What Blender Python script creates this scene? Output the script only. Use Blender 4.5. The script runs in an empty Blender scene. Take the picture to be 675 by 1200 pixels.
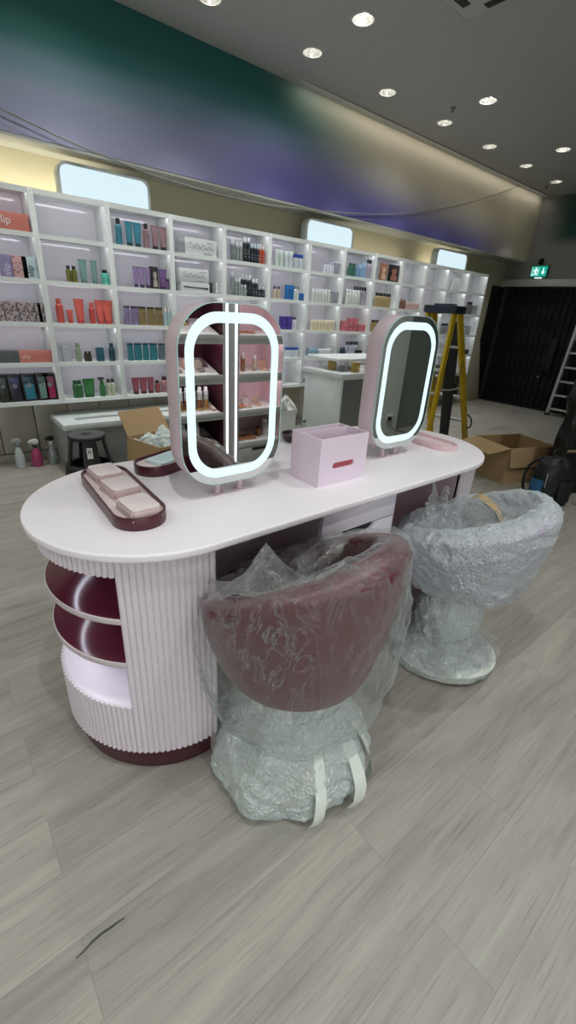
import bpy, bmesh, math, random
from mathutils import Vector, Matrix, noise
random.seed(7)
PI = math.pi
SC = bpy.context.scene
COL = SC.collection

# ------------------------------------------------------------------ helpers
def lin(h):
    if isinstance(h, (tuple, list)):
        return tuple(h[:3]) + (1,)
    r = []
    for i in (0, 2, 4):
        c = int(h[i:i + 2], 16) / 255
        r.append(c / 12.92 if c <= .04045 else ((c + .055) / 1.055) ** 2.4)
    return tuple(r) + (1,)

MATS = {}
def mat(name, col='ffffff', rough=.5, metal=0., var=.04, bump=0., bscale=60., spec=.5, coat=0., nscale=9.):
    """principled surface with a little procedural colour variation and optional bump"""
    if name in MATS:
        return MATS[name]
    m = bpy.data.materials.new(name); m.use_nodes = True
    nt = m.node_tree; N = nt.nodes; L = nt.links
    b = N['Principled BSDF']
    b.inputs['Roughness'].default_value = rough
    b.inputs['Metallic'].default_value = metal
    b.inputs['Specular IOR Level'].default_value = spec
    b.inputs['Coat Weight'].default_value = coat
    c = lin(col)
    tc = N.new('ShaderNodeTexCoord')
    nz = N.new('ShaderNodeTexNoise'); nz.inputs['Scale'].default_value = nscale; nz.inputs['Detail'].default_value = 3
    L.new(tc.outputs['Object'], nz.inputs['Vector'])
    mx = N.new('ShaderNodeMix'); mx.data_type = 'RGBA'
    mx.inputs[6].default_value = tuple(x * (1 - var) for x in c[:3]) + (1,)
    mx.inputs[7].default_value = tuple(min(1, x * (1 + var)) for x in c[:3]) + (1,)
    L.new(nz.outputs['Fac'], mx.inputs[0]); L.new(mx.outputs[2], b.inputs['Base Color'])
    if bump:
        n2 = N.new('ShaderNodeTexNoise'); n2.inputs['Scale'].default_value = bscale; n2.inputs['Detail'].default_value = 4
        L.new(tc.outputs['Object'], n2.inputs['Vector'])
        bp = N.new('ShaderNodeBump'); bp.inputs['Strength'].default_value = bump; bp.inputs['Distance'].default_value = .01
        L.new(n2.outputs['Fac'], bp.inputs['Height']); L.new(bp.outputs['Normal'], b.inputs['Normal'])
    MATS[name] = m
    return m

def hmat(col, rough=.4, var=.05):
    return mat('plain_' + col + '_%d' % int(rough * 100), col, rough, var=var)

def emis(name, col, strength):
    if name in MATS:
        return MATS[name]
    m = bpy.data.materials.new(name); m.use_nodes = True
    b = m.node_tree.nodes['Principled BSDF']
    b.inputs['Base Color'].default_value = (.04, .04, .04, 1)
    b.inputs['Emission Color'].default_value = lin(col)
    b.inputs['Emission Strength'].default_value = strength
    MATS[name] = m
    return m

def film(name, base=.1, tint='eef2f2', rough=.12, fres=.6, streak=.3, sscale=(7, 7, 2.2), bubble=0., bump=.6, diffuse=.5, gloss=.09):
    """clear crinkled plastic: see-through with glossy, slightly milky creases"""
    m = bpy.data.materials.new(name); m.use_nodes = True
    nt = m.node_tree; N = nt.nodes; L = nt.links
    N.remove(N['Principled BSDF']); out = N['Material Output']
    tc = N.new('ShaderNodeTexCoord')
    mp = N.new('ShaderNodeMapping'); mp.inputs['Scale'].default_value = sscale
    mp.inputs['Rotation'].default_value = (.2, .5, .3)
    L.new(tc.outputs['Object'], mp.inputs['Vector'])
    nz = N.new('ShaderNodeTexNoise'); nz.inputs['Scale'].default_value = 2.2; nz.inputs['Detail'].default_value = 6
    nz.inputs['Roughness'].default_value = .6; nz.inputs['Distortion'].default_value = 1.4
    L.new(mp.outputs['Vector'], nz.inputs['Vector'])
    # ridged creases
    s = N.new('ShaderNodeMath'); s.operation = 'SUBTRACT'; s.inputs[1].default_value = .5; L.new(nz.outputs['Fac'], s.inputs[0])
    a = N.new('ShaderNodeMath'); a.operation = 'ABSOLUTE'; L.new(s.outputs[0], a.inputs[0])
    rp = N.new('ShaderNodeMapRange'); rp.inputs[1].default_value = 0; rp.inputs[2].default_value = .03
    rp.inputs[3].default_value = 1; rp.inputs[4].default_value = 0; rp.clamp = True
    L.new(a.outputs[0], rp.inputs[0])
    nm_ = N.new('ShaderNodeTexNoise'); nm_.inputs['Scale'].default_value = 5; nm_.inputs['Detail'].default_value = 2
    L.new(tc.outputs['Object'], nm_.inputs['Vector'])
    mk = N.new('ShaderNodeMapRange'); mk.inputs[1].default_value = .42; mk.inputs[2].default_value = .68; L.new(nm_.outputs['Fac'], mk.inputs[0])
    cm = N.new('ShaderNodeMath'); cm.operation = 'MULTIPLY'; L.new(rp.outputs[0], cm.inputs[0]); L.new(mk.outputs[0], cm.inputs[1])
    hsum = N.new('ShaderNodeMath'); hsum.operation = 'MULTIPLY_ADD'; hsum.inputs[1].default_value = 1.6
    L.new(nz.outputs['Fac'], hsum.inputs[0]); L.new(rp.outputs[0], hsum.inputs[2])
    height = hsum.outputs[0]
    if bubble:
        vo = N.new('ShaderNodeTexVoronoi'); vo.inputs['Scale'].default_value = bubble
        L.new(tc.outputs['Object'], vo.inputs['Vector'])
        h2 = N.new('ShaderNodeMath'); h2.operation = 'MULTIPLY_ADD'; h2.inputs[1].default_value = -2.2
        L.new(vo.outputs['Distance'], h2.inputs[0]); L.new(height, h2.inputs[2]); height = h2.outputs[0]
    bp = N.new('ShaderNodeBump'); bp.inputs['Strength'].default_value = bump; bp.inputs['Distance'].default_value = .012
    L.new(height, bp.inputs['Height'])
    df = N.new('ShaderNodeBsdfDiffuse'); df.inputs['Color'].default_value = lin(tint); L.new(bp.outputs['Normal'], df.inputs['Normal'])
    tl = N.new('ShaderNodeBsdfTranslucent'); tl.inputs['Color'].default_value = lin(tint)
    dm = N.new('ShaderNodeMixShader'); dm.inputs[0].default_value = .25
    L.new(df.outputs[0], dm.inputs[1]); L.new(tl.outputs[0], dm.inputs[2])
    gl = N.new('ShaderNodeBsdfGlossy'); gl.inputs['Roughness'].default_value = rough; L.new(bp.outputs['Normal'], gl.inputs['Normal'])
    tr = N.new('ShaderNodeBsdfTransparent'); tr.inputs['Color'].default_value = (.99, 1, 1, 1)
    # milky share, more at grazing view and in the creases
    lw = N.new('ShaderNodeLayerWeight'); lw.inputs['Blend'].default_value = .5; L.new(bp.outputs['Normal'], lw.inputs['Normal'])
    pw = N.new('ShaderNodeMath'); pw.operation = 'POWER'; pw.inputs[1].default_value = 3; L.new(lw.outputs['Facing'], pw.inputs[0])
    f1 = N.new('ShaderNodeMath'); f1.operation = 'MULTIPLY_ADD'; f1.inputs[1].default_value = fres; f1.inputs[2].default_value = base
    L.new(pw.outputs[0], f1.inputs[0])
    f2 = N.new('ShaderNodeMath'); f2.operation = 'MULTIPLY_ADD'; f2.inputs[1].default_value = streak; f2.use_clamp = True
    L.new(cm.outputs[0], f2.inputs[0]); L.new(f1.outputs[0], f2.inputs[2])
    mx = N.new('ShaderNodeMixShader')
    L.new(f2.outputs[0], mx.inputs[0]); L.new(tr.outputs[0], mx.inputs[1]); L.new(dm.outputs[0], mx.inputs[2])
    # glossy skin
    f3 = N.new('ShaderNodeMath'); f3.operation = 'MULTIPLY_ADD'; f3.inputs[1].default_value = .25; f3.inputs[2].default_value = gloss
    L.new(pw.outputs[0], f3.inputs[0])
    top = N.new('ShaderNodeMixShader'); L.new(f3.outputs[0], top.inputs[0]); L.new(mx.outputs[0], top.inputs[1]); L.new(gl.outputs[0], top.inputs[2])
    L.new(top.outputs[0], out.inputs['Surface'])
    MATS[name] = m
    return m

class MB:
    """collects shapes for ONE mesh object"""
    def __init__(s):
        s.bm = bmesh.new()
    def face(s, vs, mi=0):
        try:
            f = s.bm.faces.new(vs); f.material_index = mi; return f
        except ValueError:
            return None
    def box(s, c, d, mi=0, rot=None, taper=1.):
        hx, hy, hz = d[0] / 2, d[1] / 2, d[2] / 2
        P = [(-hx, -hy, -hz), (hx, -hy, -hz), (hx, hy, -hz), (-hx, hy, -hz),
             (-hx * taper, -hy * taper, hz), (hx * taper, -hy * taper, hz), (hx * taper, hy * taper, hz), (-hx * taper, hy * taper, hz)]
        M = (rot if rot else Matrix.Identity(3))
        v = [s.bm.verts.new(M @ Vector(p) + Vector(c)) for p in P]
        for q in ((0, 3, 2, 1), (4, 5, 6, 7), (0, 1, 5, 4), (1, 2, 6, 5), (2, 3, 7, 6), (3, 0, 4, 7)):
            s.face([v[i] for i in q], mi)
        return s
    def span(s, a, b, mi=0):
        return s.box([(a[i] + b[i]) / 2 for i in range(3)], [abs(b[i] - a[i]) for i in range(3)], mi)
    def rings(s, R, close=True, cap0=True, cap1=True, mi=0):
        V = [[s.bm.verts.new(p) for p in r] for r in R]
        n = len(V[0])
        for a, b in zip(V[:-1], V[1:]):
            for i in range(n if close else n - 1):
                j = (i + 1) % n
                s.face([a[i], a[j], b[j], b[i]], mi)
        if cap0 and close: s.face(V[0][::-1], mi)
        if cap1 and close: s.face(V[-1], mi)
        return s
    def lathe(s, prof, c=(0, 0, 0), n=24, mi=0, cap0=True, cap1=True, sx=1., sy=1., M=None):
        R = []
        for r, z in prof:
            ring = []
            for i in range(n):
                a = 2 * PI * i / n
                p = Vector((r * sx * math.cos(a), r * sy * math.sin(a), z))
                if M: p = M @ p
                ring.append(p + Vector(c))
            R.append(ring)
        return s.rings(R, True, cap0, cap1, mi)
    def prism(s, poly, z0, z1, mi=0, axis='z', off=0.):
        def P(u, v, w):
            return (u, v, w) if axis == 'z' else ((u, w, v) if axis == 'y' else (w, u, v))
        a = [s.bm.verts.new(P(u, v, z0)) for u, v in poly]
        b = [s.bm.verts.new(P(u, v, z1)) for u, v in poly]
        n = len(poly)
        for i in range(n):
            j = (i + 1) % n
            s.face([a[i], a[j], b[j], b[i]], mi)
        s.face(a[::-1], mi); s.face(b, mi)
        return s
    def frame(s, outer, inner, w0, w1, mi=0, axis='z', closed=True):
        """ribbon between two matching outlines, extruded w0..w1"""
        def P(u, v, w):
            return (u, v, w) if axis == 'z' else ((u, w, v) if axis == 'y' else (w, u, v))
        A = [[s.bm.verts.new(P(u, v, w)) for u, v in o] for o, w in ((outer, w0), (outer, w1), (inner, w1), (inner, w0))]
        n = len(outer)
        for k in range(4):
            a, b = A[k], A[(k + 1) % 4]
            for i in range(n if closed else n - 1):
                j = (i + 1) % n
                s.face([a[i], a[j], b[j], b[i]], mi)
        if not closed:
            s.face([A[k][0] for k in range(4)][::-1], mi); s.face([A[k][-1] for k in range(4)], mi)
        return s
    def tube(s, pts, r, n=8, mi=0):
        pts = [Vector(p) for p in pts]
        R = []
        up = Vector((0, 0, 1))
        for i, p in enumerate(pts):
            t = (pts[min(i + 1, len(pts) - 1)] - pts[max(i - 1, 0)]).normalized()
            u = t.cross(up)
            if u.length < 1e-3: u = t.cross(Vector((1, 0, 0)))
            u.normalize(); w = u.cross(t).normalized()
            rr = r[i] if isinstance(r, (list, tuple)) else r
            R.append([p + (u * math.cos(2 * PI * k / n) + w * math.sin(2 * PI * k / n)) * rr for k in range(n)])
        return s.rings(R, mi=mi)
    def grid(s, f, nu, nv, closeu=False, mi=0):
        V = [[s.bm.verts.new(f(i / (nu if closeu else nu - 1), j / (nv - 1))) for i in range(nu)] for j in range(nv)]
        for j in range(nv - 1):
            for i in range(nu if closeu else nu - 1):
                k = (i + 1) % nu
                s.face([V[j][i], V[j][k], V[j + 1][k], V[j + 1][i]], mi)
        return s
    def mesh(s, name, mats, smooth=True, bevel=0., seg=2, ang=35, origin=(0, 0, 0)):
        bm = s.bm
        bmesh.ops.recalc_face_normals(bm, faces=bm.faces[:])
        if bevel:
            bm.normal_update()
            E = [e for e in bm.edges if len(e.link_faces) == 2 and e.calc_face_angle(0) > math.radians(40)]
            bmesh.ops.bevel(bm, geom=E, offset=bevel, segments=seg, profile=.5, affect='EDGES', clamp_overlap=True)
        if any(origin):
            bmesh.ops.translate(bm, verts=bm.verts[:], vec=-Vector(origin))
        bm.normal_update()
        for e in bm.edges:
            e.smooth = not (len(e.link_faces) == 2 and e.calc_face_angle(0) > math.radians(ang))
        for f in bm.faces: f.smooth = smooth
        me = bpy.data.meshes.new(name); bm.to_mesh(me); bm.free()
        for m in (mats if isinstance(mats, (list, tuple)) else [mats]): me.materials.append(m)
        return me
    def build(s, name, mats, parent=None, world=False, **k):
        if world and parent is not None: k['origin'] = parent.location
        o = bpy.data.objects.new(name, s.mesh(name, mats, **k)); COL.objects.link(o)
        if parent is not None: o.parent = parent
        return o

def thing(name, label, cat, loc=(0, 0, 0), rotz=0., group=None):
    o = bpy.data.objects.new(name, None); COL.objects.link(o)
    o.location = loc; o.rotation_euler = (0, 0, rotz); o.empty_display_size = .05
    o['label'] = label; o['category'] = cat
    if group: o['group'] = group
    return o
def tag(o, label, cat, group=None):
    o['label'] = label; o['category'] = cat
    if group: o['group'] = group
    return o
def struct(o):
    o['kind'] = 'structure'; return o
def addobj(name, me, parent=None, loc=(0, 0, 0), rot=(0, 0, 0)):
    o = bpy.data.objects.new(name, me); COL.objects.link(o)
    o.location = loc; o.rotation_euler = rot
    if parent is not None: o.parent = parent
    return o
ORD = ['first', 'second', 'third', 'fourth', 'fifth', 'sixth', 'seventh', 'eighth', 'ninth', 'tenth', 'eleventh', 'twelfth', 'thirteenth']
NUM = ['', 'one', 'two', 'three', 'four', 'five', 'six', 'seven', 'eight', 'nine', 'ten']

def stadium(x0, x1, cy, r, n=24):
    """outline with semicircular ends, centres at (x0,cy) and (x1,cy)"""
    P = []
    for i in range(n + 1):
        a = PI / 2 + PI * i / n
        P.append((x0 + r * math.cos(a), cy + r * math.sin(a)))
    for i in range(n + 1):
        a = -PI / 2 + PI * i / n
        P.append((x1 + r * math.cos(a), cy + r * math.sin(a)))
    return P
def rrect(cx, cy, hw, hh, r, n=12):
    P = []
    for sx, sy, a0 in ((1, 1, 0), (-1, 1, PI / 2), (-1, -1, PI), (1, -1, 1.5 * PI)):
        for i in range(n + 1):
            a = a0 + PI / 2 * i / n
            P.append((cx + sx * (hw - r) + r * math.cos(a), cy + sy * (hh - r) + r * math.sin(a)))
    return P
def text_mesh(body, size, material, depth=.0008):
    cu = bpy.data.curves.new('lettering', 'FONT'); cu.body = body; cu.size = size; cu.extrude = depth
    cu.align_x = 'CENTER'; cu.align_y = 'CENTER'; cu.resolution_u = 3
    o = bpy.data.objects.new('lettering', cu); COL.objects.link(o)
    bpy.context.view_layer.update()
    me = bpy.data.meshes.new_from_object(o.evaluated_get(bpy.context.evaluated_depsgraph_get()))
    bpy.data.objects.remove(o); bpy.data.curves.remove(cu)
    me.materials.clear(); me.materials.append(material)
    return me

# ------------------------------------------------------------------ camera
cam = bpy.data.cameras.new('camera'); camo = bpy.data.objects.new('camera', cam); COL.objects.link(camo)
Rm = ((.7786938, -.6248703, .0563305), (-.2222981, -.3587467, -.9065784), (.5867023, .6934248, -.4182613))
M = Matrix.Identity(4)
for i in range(3):
    M[i][0] = Rm[0][i]; M[i][1] = -Rm[1][i]; M[i][2] = -Rm[2][i]
M.translation = (0, 0, 1.5)
camo.matrix_world = M
cam.sensor_fit = 'VERTICAL'; cam.sensor_height = 24; cam.lens = 511.24 / 1200 * 24
cam.clip_start = .02
SC.camera = camo
EXPOSURE = 0.0
SCUFF = [(-.021,.688,0),(-.002,.69,0),(.02,.696,0),(.045,.698,0),(.07,.696,0),(.086,.696,0),(.103,.694,0)]
# ------------------------------------------------------------------ materials of the room
def floor_material():
    m = bpy.data.materials.new('oak_plank_floor'); m.use_nodes = True
    nt = m.node_tree; N = nt.nodes; L = nt.links; b = N['Principled BSDF']
    tc = N.new('ShaderNodeTexCoord')
    br = N.new('ShaderNodeTexBrick'); br.offset = .37; br.squash = 1
    br.inputs['Scale'].default_value = 1
    br.inputs['Brick Width'].default_value = 1.22; br.inputs['Row Height'].default_value = .18
    br.inputs['Mortar Size'].default_value = .0012; br.inputs['Mortar Smooth'].default_value = .3; br.inputs['Bias'].default_value = 0
    br.inputs['Color1'].default_value = (0, 0, 0, 1); br.inputs['Color2'].default_value = (1, 1, 1, 1); br.inputs['Mortar'].default_value = (0, 0, 0, 1)
    L.new(tc.outputs['Object'], br.inputs['Vector'])
    # per plank shift of the grain
    sc = N.new('ShaderNodeVectorMath'); sc.operation = 'SCALE'; sc.inputs['Scale'].default_value = 7.3
    L.new(br.outputs['Color'], sc.inputs[0])
    ad = N.new('ShaderNodeVectorMath'); ad.operation = 'ADD'; L.new(tc.outputs['Object'], ad.inputs[0]); L.new(sc.outputs[0], ad.inputs[1])
    mp = N.new('ShaderNodeMapping'); mp.inputs['Scale'].default_value = (1.6, 22, 1); L.new(ad.outputs[0], mp.inputs['Vector'])
    g = N.new('ShaderNodeTexNoise'); g.inputs['Scale'].default_value = 1.6; g.inputs['Detail'].default_value = 8; g.inputs['Roughness'].default_value = .65; g.inputs['Distortion'].default_value = .6
    L.new(mp.outputs[0], g.inputs['Vector'])
    mp2 = N.new('ShaderNodeMapping'); mp2.inputs['Scale'].default_value = (.9, 5, 1); L.new(ad.outputs[0], mp2.inputs['Vector'])
    g2 = N.new('ShaderNodeTexNoise'); g2.inputs['Scale'].default_value = 1.4; g2.inputs['Detail'].default_value = 3; g2.inputs['Distortion'].default_value = 1.2
    L.new(mp2.outputs[0], g2.inputs['Vector'])
    mp3 = N.new('ShaderNodeMapping'); mp3.inputs['Scale'].default_value = (3, 70, 1); L.new(ad.outputs[0], mp3.inputs['Vector'])
    g3 = N.new('ShaderNodeTexNoise'); g3.inputs['Scale'].default_value = 2; g3.inputs['Detail'].default_value = 5
    L.new(mp3.outputs[0], g3.inputs['Vector'])
    r = N.new('ShaderNodeValToRGB')
    r.color_ramp.elements[0].position = .3; r.color_ramp.elements[0].color = lin('7f7a71')
    r.color_ramp.elements[1].position = .72; r.color_ramp.elements[1].color = lin('aaa59b')
    e = r.color_ramp.elements.new(.5); e.color = lin('979289')
    m1 = N.new('ShaderNodeMath'); m1.operation = 'MULTIPLY_ADD'; m1.inputs[1].default_value = .5
    L.new(g2.outputs['Fac'], m1.inputs[0])
    m0 = N.new('ShaderNodeMath'); m0.operation = 'MULTIPLY'; m0.inputs[1].default_value = .5; L.new(g.outputs['Fac'], m0.inputs[0])
    L.new(m0.outputs[0], m1.inputs[2])
    m2 = N.new('ShaderNodeMath'); m2.operation = 'MULTIPLY_ADD'; m2.inputs[1].default_value = .1
    sp = N.new('ShaderNodeSeparateColor'); L.new(br.outputs['Color'], sp.inputs[0])
    L.new(sp.outputs[0], m2.inputs[0]); L.new(m1.outputs[0], m2.inputs[2])
    m3 = N.new('ShaderNodeMath'); m3.operation = 'SUBTRACT'; m3.inputs[1].default_value = .025; L.new(m2.outputs[0], m3.inputs[0])
    L.new(m3.outputs[0], r.inputs['Fac'])
    # fine dark pores
    pr = N.new('ShaderNodeMapRange'); pr.inputs[1].default_value = .3; pr.inputs[2].default_value = .42; pr.inputs[3].default_value = .78; pr.inputs[4].default_value = 1
    L.new(g3.outputs['Fac'], pr.inputs[0])
    mo = N.new('ShaderNodeMath'); mo.operation = 'MULTIPLY_ADD'; mo.inputs[1].default_value = -.22; mo.inputs[2].default_value = 1; L.new(br.outputs['Fac'], mo.inputs[0])
    pm = N.new('ShaderNodeMath'); pm.operation = 'MULTIPLY'; L.new(pr.outputs[0], pm.inputs[0]); L.new(mo.outputs[0], pm.inputs[1])
    mm = N.new('ShaderNodeMix'); mm.data_type = 'RGBA'; mm.blend_type = 'MULTIPLY'; mm.inputs[0].default_value = 1
    L.new(r.outputs[0], mm.inputs[6]); L.new(pm.outputs[0], mm.inputs[7])
    L.new(mm.outputs[2], b.inputs['Base Color'])
    b.inputs['Roughness'].default_value = .42
    bp = N.new('ShaderNodeBump'); bp.inputs['Strength'].default_value = .15; bp.inputs['Distance'].default_value = .004
    L.new(g3.outputs['Fac'], bp.inputs['Height']); L.new(bp.outputs[0], b.inputs['Normal'])
    return m

def ramp_mask(N, L, src, a, b):
    r = N.new('ShaderNodeMapRange'); r.interpolation_type = 'SMOOTHSTEP'
    r.inputs[1].default_value = a; r.inputs[2].default_value = b
    L.new(src, r.inputs[0]); return r.outputs[0]
def math_node(N, L, op, a, b):
    n = N.new('ShaderNodeMath'); n.operation = op
    for k, v in ((0, a), (1, b)):
        if isinstance(v, (int, float)): n.inputs[k].default_value = v
        else: L.new(v, n.inputs[k])
    return n.outputs[0]

def mural_material():
    """printed airbrush mural: teal, violet and cream clouds of colour along the wall"""
    m = bpy.data.materials.new('airbrushed_mural'); m.use_nodes = True
    nt = m.node_tree; N = nt.nodes; L = nt.links; b = N['Principled BSDF']; b.inputs['Roughness'].default_value = .6
    tc = N.new('ShaderNodeTexCoord'); sx = N.new('ShaderNodeSeparateXYZ'); L.new(tc.outputs['Object'], sx.inputs[0])
    x, z = sx.outputs['X'], sx.outputs['Z']
    def mix(fac, c1, c2):
        k = N.new('ShaderNodeMix'); k.data_type = 'RGBA'
        if isinstance(fac, float): k.inputs[0].default_value = fac
        else: L.new(fac, k.inputs[0])
        for i, c in ((6, c1), (7, c2)):
            if isinstance(c, str): k.inputs[i].default_value = lin(c)
            else: L.new(c, k.inputs[i])
        return k.outputs[2]
    # teal fading down through sea green and slate to violet, and to cream along the wall
    xs = math_node(N, L, 'ADD', x, math_node(N, L, 'MULTIPLY', z, 1.15))
    teal = ramp_mask(N, L, xs, 9.0, 7.1)
    zr = N.new('ShaderNodeMapRange'); zr.inputs[1].default_value = 2.585; zr.inputs[2].default_value = 3.57
    zx = math_node(N, L, 'ADD', z, math_node(N, L, 'MULTIPLY', math_node(N, L, 'SUBTRACT', x, 1.0), -.035))
    L.new(zx, zr.inputs[0])
    rp = N.new('ShaderNodeValToRGB'); L.new(zr.outputs[0], rp.inputs['Fac']); e = rp.color_ramp.elements
    rp.color_ramp.interpolation = 'EASE'
    e[0].position = 0.; e[0].color = lin('9d9db9'); e[1].position = 1.; e[1].color = lin('22605f')
    for ps, cc in ((.28, '8f99b0'), (.45, '7193a0'), (.62, '3a7c7a'), (.78, '266a66')):
        k = e.new(ps); k.color = lin(cc)
    c = mix(teal, 'e2dac2', rp.outputs[0])
    lim2 = math_node(N, L, 'ADD', math_node(N, L, 'MULTIPLY', x, -.045), 3.22)
    dz = math_node(N, L, 'SUBTRACT', z, lim2)
    band = ramp_mask(N, L, dz, .32, -.34)
    endm = ramp_mask(N, L, x, 9.2, 7.3)
    lft = ramp_mask(N, L, x, 1.6, 3.6)
    c = mix(math_node(N, L, 'MULTIPLY', math_node(N, L, 'MULTIPLY', band, endm), lft), c, '625e9c')
    L.new(c, b.inputs['Base Color'])
    return m

def end_wall_material():
    m = bpy.data.materials.new('end_wall_mural'); m.use_nodes = True
    nt = m.node_tree; N = nt.nodes; L = nt.links; b = N['Principled BSDF']; b.inputs['Roughness'].default_value = .6
    tc = N.new('ShaderNodeTexCoord'); sx = N.new('ShaderNodeSeparateXYZ'); L.new(tc.outputs['Object'], sx.inputs[0])
    my = ramp_mask(N, L, sx.outputs['Y'], 4.45, 3.9)
    mz = ramp_mask(N, L, sx.outputs['Z'], 2.72, 3.0)
    f = math_node(N, L, 'MULTIPLY', my, mz)
    k = N.new('ShaderNodeMix'); k.data_type = 'RGBA'; L.new(f, k.inputs[0])
    k.inputs[6].default_value = lin('8f8d8c'); k.inputs[7].default_value = lin('134a42')
    L.new(k.outputs[2], b.inputs['Base Color'])
    return m

M_floor = floor_material()
M_wall = mat('cream_wall_paint', 'c9c2a6', .7, bump=.03, bscale=200)
M_grey = mat('grey_wall_paint', 'cdd0ca', .7, bump=.03, bscale=200)
M_dkgrey = mat('dark_grey_and_wall_shade', '868d88', .7)  # plain dark parts, and shade put into the recess wall's colour
M_ceil = mat('grey_ceiling_paint', 'b4b4b1', .85, bump=.02, bscale=150)
M_black = mat('black_lattice_paint', '0c0e0f', .6)
M_white = mat('white_lacquer', 'e9ebea', .35)
M_trim = mat('pale_trim_paint', 'b9bab4', .5)
M_base = mat('beige_laminate_panel', 'aaa595', .28, var=.08, nscale=3)

ZC = 3.572
XE = 9.3
# floor, walls, ceiling ---------------------------------------------------
struct(MB().span((-4, -4, -.1), (XE + .6, 5.2, 0)).build('floor', M_floor, smooth=False))
struct(MB().span((-4, 4.9, 0), (XE, 5.05, ZC)).build('wall_back', M_wall, smooth=False))
w = MB()
w.span((XE, -4, 2.28), (XE + .12, 4.9, ZC))
w.span((XE, -4, 0), (XE + .12, 1.2, 2.28))
struct(w.build('wall_right', end_wall_material(), smooth=False))
struct(MB().span((-4.1, -4, 0), (-4, 5.05, ZC)).build('wall_left', M_grey, smooth=False))
w = MB()
w.span((-4, -1.75, 2.9), (1.4, -1.6, ZC)).span((1.4, -1.75, 0), (1.55, -1.6, ZC)).span((2.95, -1.75, 0), (5.2, -1.42, ZC))
w.span((1.55, -1.75, 0), (2.95, -1.6, ZC))
struct(w.build('wall_front', M_grey, smooth=False))
# added opening behind the viewer, lets in frontal fill light: frame with slim mullions
s = MB(); s.span((-4, -1.72, 0), (1.4, -1.64, .06)).span((-4, -1.72, 2.84), (1.4, -1.64, 2.9))
for x_ in (-3.97, -2.6, -.2, 1.37): s.span((x_ - .03, -1.72, .06), (x_ + .03, -1.64, 2.84))
struct(s.build('added_shopfront', mat('added_shopfront_frame', '8d9091', .4, .6), bevel=.003))
struct(MB().span((5.2, -1.75, 0), (XE, -1.52, ZC)).build('wall_recess', M_dkgrey, smooth=False))  # darker grey stands in for shade on this stretch of wall
# sloping bulkhead carrying the mural
struct(MB().span((-4, 4.54, 2.585), (XE, 4.9, ZC)).build('trim_1', mural_material(), smooth=False))
# plain soffit board closing the bulkhead underneath
struct(MB().span((-4, 4.545, 2.565), (XE, 4.9, 2.585)).build('trim_2', M_trim, smooth=False))
# door head beam over the shutter
struct(MB().span((XE - .1, 1.2, 2.165), (XE + .12, 4.9, 2.28)).build('trim_3', M_trim, bevel=.006))

# base cladding below the shelving: laminate fronts with dark joints
b = MB()
x = -1.08
while x < 8.2:
    b.span((x + .004, 4.84, .085), (x + .306, 4.862, .56)); x += .31
struct(b.build('trim_4', M_base, bevel=.002))
struct(MB().span((-4, 4.862, .0), (8.3, 4.9, .575)).build('trim_5', mat('dark_carcass', '26241f', .7), smooth=False))
struct(MB().span((-4, 4.815, 0), (8.3, 4.862, .08)).build('baseboard_back', mat('pale_skirting', '8f8b80', .4), bevel=.003))
# low cream jamb panel at the end of the back wall, its free edge raked
s = MB(); s.prism([(8.32, 0), (9.2, 0), (8.74, 1.16), (8.32, 1.16)], 4.80, 4.83, axis='y')
struct(s.build('trim_6', mat('cream_jamb', 'b3ad96', .5), bevel=.003))

# ceiling with real round openings for the downlights ----------------------
DL_NEAR = [(1.27 + 1.024 * k, 3.975) for k in range(8)]            # row nearest the mural
DL_IN = [(1.38 + 1.893 * k, 3.335) for k in range(4)]               # inner row of tilted spots
DL_ADDED = [(-1.2, 3.9), (.2, .3), (2.2, .3), (4.2, .3), (-1.6, 1.2), (1.2, -.8), (3.6, -.8), (-1.2, -.8), (-2.5, 2.6)]  # unseen downlights added to brighten the room
def ceiling():
    bm = bmesh.new()
    s = MB(); s.span((-4, -4, ZC), (XE + .6, 5.05, ZC + .16))
    me = s.mesh('ceiling', M_ceil, smooth=False)
    o = addobj('ceiling', me)
    c = MB()
    for (x, y) in DL_NEAR + DL_IN + DL_ADDED:
        c.lathe([(.083, ZC - .05), (.083, ZC + .12)], (x, y, 0), n=32)
    co = addobj('cut', c.mesh('cut', M_ceil))
    md = o.modifiers.new('cut', 'BOOLEAN'); md.object = co; md.operation = 'DIFFERENCE'; md.solver = 'EXACT'
    bpy.context.view_layer.update()
    new = bpy.data.meshes.new_from_object(o.evaluated_get(bpy.context.evaluated_depsgraph_get()))
    o.modifiers.clear(); o.data = new
    bpy.data.objects.remove(co)
    return struct(o)
ceiling()

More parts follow.
